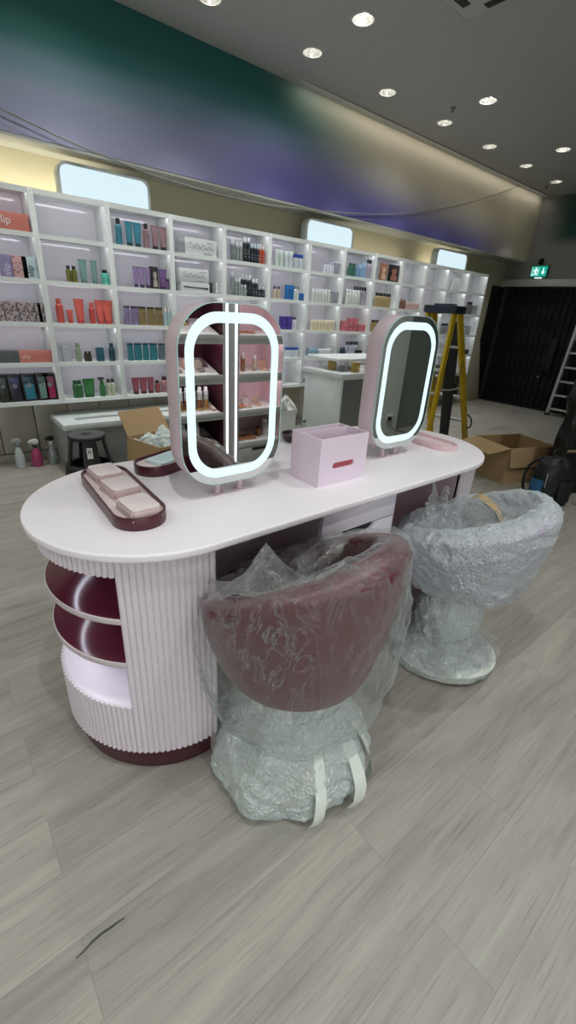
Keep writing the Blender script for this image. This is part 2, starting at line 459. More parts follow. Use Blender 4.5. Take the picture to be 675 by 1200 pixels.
M_ring = mat('white_metal_ring', 'cfd0ce', .35, .2)
M_refl = mat('satin_reflector', 'd5d7d6', .22, .85)
M_lamp = emis('downlight_lamp', 'fff6e6', 55)
def ring_mesh():
    s = MB()
    s.lathe([(.0825, -.004), (.094, -.004), (.096, 0), (.0825, .001)], n=40, cap0=False, cap1=False)
    s.lathe([(.0825, -.004), (.0825, .001)], n=40, cap0=False, cap1=False)
    return s.mesh('trim_ring', M_ring)
def cup_mesh():
    return MB().lathe([(.082, -.002), (.074, .03), (.05, .07), (.04, .075)], n=40, cap0=False).mesh('reflector', M_refl)
def lamp_mesh():
    return MB().lathe([(.03, 0), (.034, .004), (.034, .02), (.02, .024)], n=24).mesh('lamp', M_lamp)
RINGM, CUPM, LAMPM = ring_mesh(), cup_mesh(), lamp_mesh()
def downlight(x, y, label, group, tilt=None, watts=30, cone=125):
    t = thing('downlight', label, 'ceiling light', (x, y, ZC), 0, group)
    addobj('trim_ring', RINGM, t)
    addobj('reflector', CUPM, t)
    l = addobj('lamp', LAMPM, t, (0, 0, .045))
    if tilt:
        l.rotation_euler = (math.radians(tilt), 0, 0); l.location.z = .03
    ld = bpy.data.lights.new('downlight_beam', 'SPOT'); ld.energy = watts; ld.spot_size = math.radians(cone); ld.spot_blend = 1
    ld.shadow_soft_size = .035; ld.color = (.955, 1, .975)
    lo = bpy.data.objects.new('downlight_beam', ld); COL.objects.link(lo); lo.location = (x, y, ZC + .03)
    if tilt: lo.rotation_euler = (math.radians(tilt * .6), 0, 0)
W1, W2, W3 = 84, 84, 84
for k, (x, y) in enumerate(DL_NEAR):
    downlight(x, y, '%s recessed downlight from the left in the row along the mural' % ORD[k], 'downlights along the mural', watts=W1 * (1 if k < 5 else .6), cone=72)
for k, (x, y) in enumerate(DL_IN):
    downlight(x, y, '%s tilted recessed spot from the left in the inner ceiling row' % ORD[k], 'tilted ceiling spots', tilt=28, watts=W2 * (1 if k < 3 else .35))
for k, (x, y) in enumerate(DL_ADDED):
    downlight(x, y, 'added downlight in the ceiling outside the view, brightening the room', 'added downlights outside the view', watts=W3)

# added wash light and slim profile, brightening the top of the mural
MB().span((3.3, 4.40, ZC - .012), (9.2, 4.425, ZC)).build('added_wash_profile', M_trim)['kind'] = 'structure'
ld = bpy.data.lights.new('added_mural_wash', 'AREA'); ld.shape = 'RECTANGLE'; ld.size = 5.6; ld.size_y = .02; ld.energy = 3.2; ld.color = (1, .95, .84)
lo = bpy.data.objects.new('added_mural_wash', ld); COL.objects.link(lo); lo.location = (6.4, 4.41, ZC - .016); lo.rotation_euler = (.5, 0, 0)
# ceiling cassette, sprinkler, sensor --------------------------------------
t = thing('air_vent', 'square white ceiling air cassette with dark slots at top edge', 'air vent', (3.35, 2.29, ZC))
s = MB(); s.frame(rrect(0, 0, .45, .45, .03, 4), rrect(0, 0, .25, .25, .01, 4), -.028, 0); s.build('frame', M_trim, t, bevel=.004)
s = MB(); s.span((-.25, -.25, -.018), (.25, .25, -.004))
s.build('grille', mat('vent_grille', '77786f', .6), t)
for a in range(4):
    s = MB(); s.span((-.27, .335, -.032), (.27, .395, -.0265))
    o = s.build('slot', M_black, t); o.rotation_euler = (0, 0, a * PI / 2)
for (x, y, lab) in ((5.08, 3.69, 'small dark sprinkler head beside the fifth downlight'), (8.6, 4.18, 'small dark sprinkler head near the end wall')):
    t = thing('sprinkler', lab, 'sprinkler', (x, y, ZC))
    MB().lathe([(.028, 0), (.03, -.004), (.012, -.008), (.01, -.03)], n=16).build('collar', M_dkgrey, t)
    MB().lathe([(.01, -.03), (.022, -.034), (.022, -.038), (.004, -.04)], n=16).build('deflector', M_dkgrey, t)

# shutter, exit sign, camera ------------------------------------------------
t = thing('security_gate', 'closed black folding lattice gate filling the end wall opening', 'gate', (XE + .05, 3.05, 0))
s = MB()
s.span((.02, -1.85, 0.0), (.03, 1.85, 2.165)); s.build('backing_sheet', mat('black_mesh_sheet', '040505', .6), t, smooth=False)
s = MB()
y = -1.84
while y < 1.86:
    s.span((-.02, y - .011, .03), (.005, y + .011, 2.15)); y += .115
s.build('uprights', mat('gate_upright', '0c0e0f', .5, .2), t, bevel=.002)
s = MB()
for k in range(33):
    y = -1.84 + k * .115
    if y > 1.75: break
    for j in range(5):
        z0 = .1 + j * .42
        for d in (1, -1):
            a = Vector((-.008, y + (0 if d > 0 else .115), z0)); b2 = Vector((-.008, y + (.115 if d > 0 else 0), z0 + .38))
            s.tube([a, b2], .006, 5)
s.build('lattice', mat('gate_lattice', '0a0c0d', .5, .2), t)
for z_ in (0, 2.135):
    MB().span((-.04, -1.85, z_), (.03, 1.85, z_ + .03)).build('rail', M_black, t)
s = MB(); s.span((-.05, .55, .75), (-.02, .68, 1.3)); s.build('lock_case', mat('gate_lock', '1a1d1e', .4, .4), t, bevel=.004)
s = MB(); s.lathe([(.012, 0), (.012, .03)], n=12, M=Matrix.Rotation(-PI / 2, 3, 'Y')); o = s.build('key_cylinder', M_ring, t); o.location = (-.05, .72, .62)
# folded leaves of the gate against the back wall
t = thing('folded_gate', 'black folded gate leaves stacked against the cream wall end', 'gate', (9.08, 4.87, 0))
s = MB()
for k in range(8):
    s.span((-.17 + k * .05, -.02, .02), (-.14 + k * .05, .02, 2.15))
s.build('leaf_stack', M_black, t, bevel=.002)
MB().span((-.18, .012, 0), (.21, .025, 2.16)).build('backing_sheet', M_black, t)

t = thing('exit_sign', 'lit green exit sign with running figure and down arrow', 'sign', (XE - .055, 4.247, 2.315))
MB().span((0, -.15, 0), (.05, .15, .19)).build('housing', mat('sign_housing', '2c3a38', .4), t, bevel=.006)
MB().span((-.004, -.14, .012), (0, .14, .18)).build('sign_face', emis('exit_green', '00b09a', .8), t)
s = MB()
def sg(poly, d=-.006):
    s.prism([(-u, v) for u, v in poly], d, d + .002, axis='x')
# u grows to the right as seen by a viewer facing +x (world -y), so negate
sg([(.065, .15), (.085, .15), (.085, .09), (.11, .09), (.075, .045), (.04, .09), (.065, .09)])
cx, cy = -.06, .15
sg([(cx + .014 * math.cos(a * PI / 6), cy + .014 * math.sin(a * PI / 6)) for a in range(12)])
sg([(-.075, .135), (-.045, .135), (-.05, .09), (-.075, .085)])
sg([(-.05, .132), (-.02, .115), (-.015, .098), (-.03, .098), (-.05, .112)])
sg([(-.075, .13), (-.1, .115), (-.1, .095), (-.088, .095), (-.075, .11)])
sg([(-.062, .092), (-.03, .07), (-.035, .03), (-.05, .03), (-.05, .062), (-.075, .08)])
sg([(-.075, .09), (-.085, .055), (-.115, .045), (-.115, .03), (-.075, .04), (-.062, .085)])
sg([(-.125, .16), (-.118, .16), (-.118, .028), (-.125, .028)]); sg([(-.015, .16), (-.008, .16), (-.008, .028), (-.015, .028)])
s.build('pictogram', emis('exit_white', 'd8fff4', 1.3), t, smooth=False)
MB().span((.01, -.06, -.012), (.04, .06, 0)).build('lamp_window', emis('exit_lamp', 'e6fff8', 1.5), t)
t = thing('dome_camera', 'small black dome camera above the green exit sign', 'camera', (XE, 4.275, 2.576))
MB().lathe([(.045, 0), (.045, .012), (.038, .035), (.02, .05), (.004, .055)], n=20, M=Matrix.Rotation(-PI / 2, 3, 'Y')).build('dome', mat('black_dome', '0a0b0b', .15), t)
MB().lathe([(.052, 0), (.052, .008), (.046, .01)], n=20, M=Matrix.Rotation(-PI / 2, 3, 'Y')).build('mount', M_black, t)

# hanging cable
P = [(-.6, 4.5, 2.95), (.2, 4.5, 2.8), (.886, 4.5, 2.695), (1.461, 4.5, 2.588), (2.2, 4.5, 2.512), (3.158, 4.5, 2.50), (4.413, 4.5, 2.605), (5.524, 4.5, 2.77), (6.865, 4.5, 3.085), (8.25, 4.5, 3.54), (8.3, 4.5, ZC)]
def smooth_path(P, n=6):
    P = [Vector(p) for p in P]; out = []
    for i in range(len(P) - 1):
        p0, p1, p2, p3 = P[max(i - 1, 0)], P[i], P[i + 1], P[min(i + 2, len(P) - 1)]
        for k in range(n):
            t = k / n
            out.append(.5 * ((2 * p1) + (p2 - p0) * t + (2 * p0 - 5 * p1 + 4 * p2 - p3) * t * t + (3 * p1 - p0 - 3 * p2 + p3) * t ** 3))
    out.append(P[-1]); return out
tag(MB().tube(smooth_path(P), .006, 6).build('cable', mat('grey_cable', '8b8880', .5)), 'thin grey cable sagging across the painted mural', 'cable')
PRODUCTS = [
 (0, 0, 'carton', [(0.805, 0.331)], 0.125, 'c9796b', 'efe6e2', 'long salmon pink gift box with white lettering', '', {'text': 'slip', 'd': 0.2}),
 (0, 1, 'carton', [(0.747, 0.085)], 0.165, '8f84ab', 'd8d0e4', 'lilac gift box with pale lettering', '', {'text': 'slip', 'vert': 1}),
 (0, 1, 'carton', [(0.847, 0.113)], 0.165, 'c9a09f', '7d4b50', 'pink gift box speckled with dark dots', '', {'dots': 1}),
 (0, 1, 'carton', [(0.962, 0.117)], 0.165, 'b9ccd2', '39454d', 'pale blue white gift box with dark upright lettering', '', {'text': 'slip', 'vert': 1}),
 (0, 2, 'smallbox', [(0.621, 0.099), (0.724, 0.096), (0.818, 0.066), (0.879, 0.05), (0.935, 0.048), (0.988, 0.052)], 0.077, 'a99a9c', '50474b', 'lower pattern printed box', 'small printed boxes in two layers', {'pat': 1, 'layer': 0}),
 (0, 2, 'smallbox', [(0.621, 0.099), (0.718, 0.095), (0.808, 0.072), (0.873, 0.05), (0.928, 0.048), (0.981, 0.052)], 0.077, 'a99a9c', '50474b', 'upper pattern printed box', 'small printed boxes in two layers', {'pat': 1, 'layer': 1}),
 (0, 3, 'carton', [(0.615, 0.213)], 0.1, '33383c', '8b9296', 'black box with woven lattice pattern', '', {'lattice': 1}),
 (0, 3, 'carton', [(0.87, 0.272)], 0.1, 'c4786a', 'e9c8bd', 'long salmon pink gift box with pale lettering', '', {'text': 'slip'}),
 (0, 4, 'giftset', [(0.547, 0.079)], 0.235, '30352f', '4f5a50', 'black framed gift set with dark green front', '', {}),
 (0, 4, 'giftset', [(0.637, 0.101)], 0.235, '2f2c3a', '4a4e78', 'black framed gift set with navy and plum front', '', {}),
 (0, 4, 'giftset', [(0.75, 0.111)], 0.235, '2a7c94', '2f4a5c', 'black framed gift set with bright teal front', '', {}),
 (0, 4, 'giftset', [(0.867, 0.108)], 0.235, '6d8f87', '4d6a66', 'black framed gift set with sage green front', '', {}),
 (0, 4, 'giftset', [(0.984, 0.112)], 0.235, 'a02a55', '8d4a62', 'black framed gift set with magenta front', '', {}),
 (1, 1, 'bottle', [(1.225, 0.046), (1.272, 0.047)], 0.13, '6c6c2a', '20221f', 'dark bottle fading to yellow green', '', {}),
 (1, 1, 'tube', [(1.35, 0.073), (1.447, 0.06)], 0.19, '74958e', '5d7a74', 'grey green squeeze tube', '', {}),
 (1, 1, 'bottle', [(1.538, 0.07)], 0.125, '5fb7a9', '1d2022', 'stout turquoise bottle with black cap', '', {}),
 (1, 2, 'bottle', [(1.105, 0.064)], 0.2, 'c4524b', 'd06058', 'tall coral red bottle', '', {}),
 (1, 2, 'tube', [(1.188, 0.059)], 0.11, 'c95c50', 'b84a42', 'short coral red tube', '', {}),
 (1, 2, 'tube', [(1.276, 0.09), (1.456, 0.086), (1.556, 0.097)], 0.205, 'cf5f55', 'bb4a44', 'coral red squeeze tube', '', {}),
 (1, 2, 'bottle', [(1.384, 0.054)], 0.18, 'bd4640', 'c9554e', 'slim coral red bottle', '', {}),
 (1, 3, 'clearbox', [(1.112, 0.075)], 0.135, 'cfd3d8', '9aa0a6', 'clear acrylic box with tiny print', '', {}),
 (1, 3, 'bottle', [(1.216, 0.054)], 0.165, '8b9a80', '7d8a72', 'sage green bottle', '', {}),
 (1, 3, 'pump', [(1.282, 0.039), (1.314, 0.04)], 0.115, '332c29', 'd9dbdc', 'dark brown bottle with pale dropper', '', {}),
 (1, 3, 'carton', [(1.414, 0.065)], 0.125, '1f5462', '2f6f7d', 'dark teal box', '', {}),
 (1, 3, 'bottle', [(1.528, 0.058)], 0.165, '174452', '15323c', 'slim dark teal bottle', '', {}),
 (1, 4, 'bottle', [(1.146, 0.055), (1.185, 0.055)], 0.165, '2c6638', '255a30', 'leaf green bottle', '', {}),
 (1, 4, 'tube', [(1.25, 0.072), (1.29, 0.073)], 0.175, '34753f', '2a6234', 'leaf green squeeze tube', '', {}),
 (1, 4, 'spray', [(1.398, 0.059)], 0.185, '2f6b3a', '26302a', 'green bottle with black trigger spray head', '', {}),
 (1, 4, 'bottle', [(1.46, 0.051), (1.503, 0.052)], 0.165, 'b9bda6', '43403a', 'cream bottle with dark cap', '', {}),
 (2, 0, 'bottle', [(1.704, 0.058)], 0.21, '3b7f92', '1f2a30', 'slim teal bottle with black cap', '', {}),
 (2, 0, 'tube', [(1.8, 0.072), (1.879, 0.078)], 0.2, '3f8396', '23383f', 'teal squeeze tube on black cap', '', {}),
 (2, 0, 'bottle', [(1.964, 0.059)], 0.205, '93757a', '2b2426', 'slim mauve brown bottle with black cap', '', {}),
 (2, 0, 'tube', [(2.049, 0.077), (2.136, 0.079)], 0.2, '96787d', '2b2426', 'mauve brown squeeze tube on dark cap', '', {}),
 (2, 1, 'tube', [(1.832, 0.059), (1.892, 0.06), (1.952, 0.061)], 0.18, '8d78a2', '43364f', 'lilac squeeze tube', '', {}),
 (2, 1, 'carton', [(2.018, 0.071)], 0.195, '2a2730', 'b0a8a0', 'black box with pale figure print', '', {'fig': 1}),
 (2, 1, 'tube', [(2.108, 0.091)], 0.18, '6d5182', '44314f', 'purple squeeze tube', '', {}),
 (2, 1, 'jar', [(2.185, 0.051), (2.237, 0.052)], 0.1, '6d5580', '41344c', 'small purple pot', '', {}),
 (2, 2, 'pouch', [(1.715, 0.059), (1.792, 0.078)], 0.17, '7f7192', '3c3444', 'mauve pouch with dark top', '', {}),
 (2, 2, 'pouch', [(1.871, 0.079), (1.96, 0.081), (2.045, 0.079)], 0.17, '81704a', '3f3626', 'old gold pouch with dark top', '', {}),
 (2, 2, 'bottle', [(2.112, 0.038), (2.15, 0.038), (2.188, 0.038)], 0.17, '9fb9bb', 'd9d2ca', 'slim pale bottle fading to teal', '', {}),
 (2, 3, 'pouch', [(1.716, 0.061), (1.796, 0.081), (1.878, 0.064), (1.961, 0.084)], 0.165, '2f7480', '1e3e48', 'teal pouch with dark edges', '', {}),
 (2, 3, 'pouch', [(2.066, 0.106)], 0.165, '5b6d77', '30383e', 'slate grey pouch', '', {}),
 (2, 4, 'tube', [(1.738, 0.082), (1.822, 0.084), (1.902, 0.076)], 0.165, '8c4a53', '4a2a30', 'dusky red squeeze tube', '', {}),
 (2, 4, 'bottle', [(1.978, 0.058)], 0.13, '8f4f4c', '30201f', 'small red brown bottle with dark cap', '', {}),
 (2, 4, 'bottle', [(2.057, 0.079), (2.127, 0.06)], 0.165, 'a0747a', '43282c', 'rose bottle with dark cap', '', {}),
 (3, 0, 'carton', [(2.315, 0.046)], 0.14, '9fa5a6', '7e8486', 'narrow grey box', '', {}),
 (3, 0, 'carton', [(2.534, 0.373)], 0.15, 'd5d9d9', '7b8084', 'long white box with grey looping line print', '', {'script': 1, 'd': 0.14}),
 (3, 1, 'carton', [(2.476, 0.371)], 0.088, 'd3d7d7', '2b2d30', 'long white box printed with black hair wand', '', {'wand': 1, 'd': 0.14}),
 (3, 1, 'carton', [(2.446, 0.347)], 0.125, 'd0d4d4', '7b8084', 'white looping print box on the hair wand box', '', {'script': 1, 'd': 0.14, 'zoff': 0.088}),
 (3, 1, 'carton', [(2.725, 0.043), (2.773, 0.043)], 0.11, 'cdd1d2', '7b8084', 'small white box with grey dots', '', {'dots': 1}),
 (4, 0, 'bottle', [(2.927, 0.054)], 0.2, '707c7a', 'dfe4e6', 'wide grey bottle with white cap', '', {}),
 (4, 0, 'bottle', [(2.984, 0.038), (3.028, 0.039)], 0.185, '8a9492', 'dfe4e6', 'slim grey bottle with white cap', '', {}),
 (4, 0, 'bottle', [(3.081, 0.045), (3.126, 0.045)], 0.235, '23272c', 'e4e8ea', 'tall black bottle with white cap', '', {}),
 (4, 0, 'bottle', [(3.175, 0.04), (3.215, 0.041), (3.256, 0.041)], 0.19, '252c38', 'cfe0ea', 'navy bottle with pale blue cap', '', {}),
 (4, 0, 'bottle', [(3.286, 0.041), (3.327, 0.042)], 0.19, 'b04a32', 'e8e2e0', 'rust red bottle with white cap', '', {}),
 (4, 1, 'bottle', [(2.922, 0.044)], 0.235, '7c8786', 'e4e8ea', 'tall grey bottle with white cap', '', {}),
 (4, 1, 'bottle', [(2.972, 0.034), (3.015, 0.04)], 0.18, '87918f', 'dfe4e6', 'slim grey bottle with white cap', '', {}),
 (4, 1, 'bottle', [(3.09, 0.046), (3.137, 0.047), (3.19, 0.048)], 0.22, '23262e', 'e4e8ea', 'tall black bottle with white cap', '', {'y': 0.05}),
 (4, 1, 'bottle', [(3.039, 0.034), (3.08, 0.035)], 0.115, '8b9492', 'dfe4e6', 'short grey bottle before black bottles', '', {'y': -0.02}),
 (4, 1, 'bottle', [(3.207, 0.042), (3.249, 0.042)], 0.185, '262b38', 'dfe4e6', 'navy bottle with white cap', '', {}),
 (4, 1, 'bottle', [(3.295, 0.037), (3.338, 0.037), (3.382, 0.037)], 0.11, '272c38', 'cdd6dc', 'short navy bottle with pale cap', '', {}),
 (5, 0, 'jar', [(3.529, 0.056), (3.592, 0.057)], 0.17, 'c9d6d2', 'e2e8e8', 'white bottle with green printed label', '', {'lab': '5c9a86'}),
 (5, 0, 'jar', [(3.669, 0.058), (3.734, 0.059)], 0.17, 'cfd6dc', 'e2e8ec', 'white bottle with navy printed label', '', {'lab': '34465e'}),
 (5, 0, 'jar', [(3.811, 0.067), (3.885, 0.068)], 0.155, 'cfd6dc', '2454a0', 'white bottle with blue cap', '', {'lab': '34465e'}),
 (5, 1, 'bottle', [(3.517, 0.045), (3.575, 0.045)], 0.135, 'cbb9a6', '4a3f38', 'pale beige bottle with dark cap', '', {}),
 (5, 1, 'carton', [(3.696, 0.04), (3.738, 0.036), (3.779, 0.037)], 0.16, '2f72b4', '1d4f86', 'tall bright blue box', '', {}),
 (5, 1, 'bottle', [(3.82, 0.045), (3.868, 0.046)], 0.155, 'ccd0cc', '6a6f66', 'pale bottle with grey cap', '', {}),
 (5, 1, 'carton', [(3.931, 0.056)], 0.085, '2c66a8', '1d4f86', 'short blue box', '', {}),
 (5, 2, 'carton', [(3.668, 0.075), (3.754, 0.083)], 0.15, '4a3a8e', '6d5cb2', 'violet box', '', {}),
 (5, 2, 'bottle', [(3.843, 0.073)], 0.15, 'ccc8d2', '4c4a58', 'white bottle with dark ends', '', {}),
 (5, 3, 'jar', [(3.743, 0.042), (3.796, 0.05), (3.853, 0.051), (3.911, 0.051)], 0.125, 'd4dae0', '2a58a6', 'white pot with blue lid', '', {'lab': '3c4d64'}),
 (6, 0, 'bottle', [(4.296, 0.04), (4.341, 0.04), (4.386, 0.041), (4.431, 0.041)], 0.125, 'dcdce6', 'b8b0d0', 'slim white bottle', '', {}),
 (6, 0, 'clearbox', [(4.479, 0.046), (4.531, 0.047)], 0.13, 'a9a9b8', '7d6fb0', 'clear box with purple top', '', {}),
 (6, 1, 'bottle', [(4.125, 0.051), (4.183, 0.055), (4.24, 0.051), (4.295, 0.05), (4.35, 0.052), (4.406, 0.05)], 0.155, 'cfd0cc', 'eef0f2', 'white bottle with white cap', '', {'lab': '9a9488'}),
 (6, 1, 'clearbox', [(4.479, 0.047), (4.529, 0.048), (4.58, 0.048)], 0.14, 'a5a4b4', '7a5f9c', 'clear box with violet top', '', {}),
 (6, 2, 'jar', [(4.147, 0.053), (4.206, 0.056), (4.267, 0.057), (4.329, 0.058), (4.391, 0.058), (4.455, 0.059), (4.519, 0.06)], 0.13, 'd3c7ac', 'efe6d2', 'cream pot with ivory lid', '', {'lab': 'b59a62'}),
 (6, 2, 'clearbox', [(4.583, 0.057)], 0.12, 'b9bdc0', '8d9498', 'small clear box', '', {}),
 (6, 3, 'carton', [(4.152, 0.069), (4.233, 0.078)], 0.115, '8fb0c2', '5f8ba5', 'pale blue box', '', {}),
 (6, 3, 'jar', [(4.336, 0.064), (4.408, 0.065), (4.481, 0.065)], 0.105, 'cfd6da', 'e6eaec', 'low white pot', '', {}),
 (6, 3, 'bottle', [(4.572, 0.058)], 0.16, 'b8c2c8', 'd5dce0', 'pale bottle with white cap', '', {}),
 (6, 4, 'smallbox', [(4.11, 0.07), (4.188, 0.071), (4.268, 0.072)], 0.065, '7d8489', '4d5358', 'lower small grey box', 'small grey boxes in two layers', {'layer': 0}),
 (6, 4, 'smallbox', [(4.2, 0.063), (4.272, 0.064)], 0.065, '7d8489', '4d5358', 'upper small grey box', 'small grey boxes in two layers', {'layer': 1}),
 (7, 0, 'bottle', [(4.754, 0.062), (4.819, 0.063)], 0.155, '3f7060', '2f5a4c', 'bottle green bottle', '', {}),
 (7, 0, 'bottle', [(4.886, 0.055), (4.945, 0.054)], 0.155, '7d9fc4', 'a8c0da', 'pale blue bottle', '', {}),
 (7, 0, 'bottle', [(4.997, 0.041), (5.04, 0.04)], 0.19, '93b2d6', 'b4cae4', 'slim light blue bottle', '', {}),
 (7, 0, 'bottle', [(5.089, 0.049), (5.141, 0.049), (5.194, 0.05)], 0.23, 'b3aab8', '1e1d22', 'mauve white bottle with black cap', '', {}),
 (7, 1, 'bottle', [(4.729, 0.05), (4.783, 0.05), (4.836, 0.051), (4.89, 0.051), (4.945, 0.052)], 0.185, 'd2d6d2', 'eceeee', 'white bottle with white cap', '', {'y': -0.02, 'lab': 'a4b0a2'}),
 (7, 1, 'bottle', [(4.928, 0.046), (4.981, 0.045), (5.033, 0.046), (5.087, 0.05), (5.144, 0.05), (5.202, 0.051), (5.257, 0.049)], 0.235, 'a9a6b2', '1e1e24', 'mauve grey bottle with black cap', '', {'y': 0.04}),
 (7, 2, 'carton', [(4.761, 0.11)], 0.13, 'c4707a', 'd99aa0', 'rose red box with pale top', '', {}),
 (7, 2, 'carton', [(4.869, 0.078), (4.959, 0.084)], 0.17, 'bd6872', 'd99aa0', 'tall rose red box', '', {}),
 (7, 2, 'carton', [(5.115, 0.2)], 0.05, 'b65f69', 'd99aa0', 'lower flat rose red box', '', {}),
 (7, 2, 'carton', [(5.112, 0.187)], 0.045, 'c06b74', 'd99aa0', 'upper flat rose red box', '', {'zoff': 0.05}),
 (7, 3, 'bottle', [(4.74, 0.052), (4.797, 0.052)], 0.12, '1f3a46', '1b2a32', 'dark teal bottle', '', {}),
 (7, 3, 'bottle', [(4.875, 0.046), (4.926, 0.044), (4.976, 0.045), (5.026, 0.045), (5.077, 0.046)], 0.2, 'c3c2d6', '18181c', 'pale lavender bottle with black cap', '', {'y': 0.03}),
 (7, 3, 'carton', [(5.085, 0.064), (5.162, 0.071)], 0.08, '24272a', '3c4044', 'small black box', '', {}),
 (8, 0, 'panel', [(5.41, 0.148)], 0.215, '9c6b52', 'd9b8a0', 'display card showing a brown toned portrait', '', {'port': 1}),
 (8, 0, 'panel', [(5.637, 0.232)], 0.215, '24242a', 'a5705f', 'display card showing a portrait on black', '', {'port': 1}),
 (8, 1, 'bottle', [(5.345, 0.052), (5.401, 0.053), (5.458, 0.053), (5.515, 0.054), (5.573, 0.054), (5.631, 0.055)], 0.185, 'b39f72', '211d18', 'pale gold bottle with black cap', '', {}),
 (8, 2, 'bottle', [(5.329, 0.047), (5.382, 0.048), (5.436, 0.048)], 0.165, 'a08a58', '201c17', 'dull gold bottle with black cap', '', {}),
 (9, 1, 'bottle', [(5.929, 0.058), (5.988, 0.052)], 0.14, '7d5a48', 'b08b78', 'brown bottle', '', {}),
 (9, 1, 'jar', [(6.069, 0.057), (6.133, 0.058), (6.198, 0.059), (6.263, 0.059), (6.329, 0.06)], 0.1, 'c9a7a2', 'e2d2ce', 'blush pink pot', '', {}),
 (10, 1, 'jar', [(6.565, 0.058), (6.632, 0.063)], 0.1, 'b39a6e', 'd9c7a0', 'pale amber pot', '', {}),
 (11, 0, 'bottle', [(7.205, 0.063), (7.286, 0.067), (7.368, 0.068)], 0.19, 'e2e4e6', 'f2f2f2', 'white bottle with white cap', '', {}),
 (11, 2, 'bottle', [(7.107, 0.051), (7.176, 0.057), (7.249, 0.057)], 0.17, '8d9096', '1f2024', 'grey bottle with black cap', '', {}),
 (11, 4, 'carton', [(7.245, 0.119), (7.392, 0.122)], 0.16, '5e646a', '7d848a', 'grey box', '', {}),
 (12, 1, 'bottle', [(7.793, 0.07), (7.876, 0.074)], 0.2, '6d7070', '24262a', 'grey bottle with dark cap', '', {}),
 (12, 1, 'clearbox', [(8.025, 0.145)], 0.15, 'b4b8ba', '4c5054', 'clear grey box', '', {}),
 (12, 2, 'clearbox', [(7.866, 0.086), (7.966, 0.087)], 0.15, 'b9bdbf', '7d8286', 'clear grey box', '', {}),
 (12, 3, 'carton', [(7.977, 0.263)], 0.08, '2b2d30', '55585c', 'dark grey box', '', {}),
]
# ------------------------------------------------------------------ wall shelving
YF, YB = 4.6, 4.895           # front and back of the shelving
PITCH, X0 = .598, .402
ZT = [1.962, 1.622, 1.285, .948, .612]        # top faces of the boards, top row first
TOP, BOT = 2.272, .577
M_shelf = mat('shelf_white', 'e4e8e6', .4)
M_backp = mat('glossy_back_panel', 'e0dce4', .06, coat=.3)
M_led = emis('cool_led_strip', 'f5f4fb', 9)
def shelf_bay_meshes():
    w = PITCH
    s = MB(); s.span((-w / 2, YB - .015, BOT), (w / 2, YB, TOP)); back = s.mesh('back_panel', M_backp, smooth=False, origin=(0, YF, 0))
    sides = []
    for sg_ in (-1, 1):
        s = MB(); s.span((sg_ * w / 2, YF, BOT), (sg_ * (w / 2 - .0225), YB - .015, TOP)); sides.append(s.mesh('side_panel', M_shelf, bevel=.0015, origin=(0, YF, 0)))
    boards = []
    for z in ZT:
        s = MB(); s.span((-w / 2 + .0225, YF + .012, z - .02), (w / 2 - .0225, YB - .015, z)); s.span((-w / 2 + .0225, YF + .001, z - .035), (w / 2 - .0225, YF + .014, z + .001))
        boards.append(s.mesh('shelf', M_shelf, origin=(0, YF, 0)))
    s = MB(); s.span((-w / 2 + .0225, YF + .001, TOP - .025), (w / 2 - .0225, YB - .015, TOP)); s.span((-w / 2 + .0225, YF + .001, TOP - .04), (w / 2 - .0225, YF + .014, TOP - .024))
    top = s.mesh('top_board', M_shelf, origin=(0, YF, 0))
    leds = []
    for z in [TOP - .005] + ZT[:4]:
        s = MB(); s.span((-w / 2 + .03, YF + .016, z - .03), (w / 2 - .03, YF + .026, z - .0215)); leds.append(s.mesh('led_strip', M_led, smooth=False, origin=(0, YF, 0)))
    return back, sides, boards, top, leds
BAY = shelf_bay_meshes()
BAYNAME = ['first', 'second', 'third', 'fourth', 'fifth', 'sixth', 'seventh', 'eighth', 'ninth', 'tenth', 'eleventh', 'twelfth', 'last']
BLAB = ['first white lit shelving bay from the left, holding gift boxes',
        'second white lit shelving bay from the left, with coral red tubes',
        'third white lit shelving bay from the left, with teal and mauve tubes',
        'fourth white lit shelving bay, with long white boxes, behind near mirror',
        'fifth white lit shelving bay, with black bottles under white caps',
        'sixth white lit shelving bay, with blue capped white bottles',
        'seventh white lit shelving bay, with cream pots, beside wrapped cabinet',
        'eighth white lit shelving bay, with rose red boxes on third shelf',
        'ninth white lit shelving bay, with two portrait cards on top shelf',
        'tenth white lit shelving bay, with brown bottles and blush pots',
        'eleventh white lit shelving bay, mostly empty, behind yellow ladder',
        'twelfth white lit shelving bay, three white bottles on its top shelf',
        'last white lit shelving bay at the gate end of the wall']
for k in range(-1, 13):
    lab = BLAB[k] if k >= 0 else 'white lit shelving bay just outside the left edge of view'
    t = thing('shelving_unit', lab, 'shelf', (X0 + PITCH * (k + .5), YF, 0), 0, 'white shelving bays along the wall')
    addobj('back_panel', BAY[0], t)
    for m_ in BAY[1]: addobj('side_panel', m_, t)
    for m_ in BAY[2]: addobj('shelf', m_, t)
    addobj('top_board', BAY[3], t)
    for m_ in BAY[4]: addobj('led_strip', m_, t)

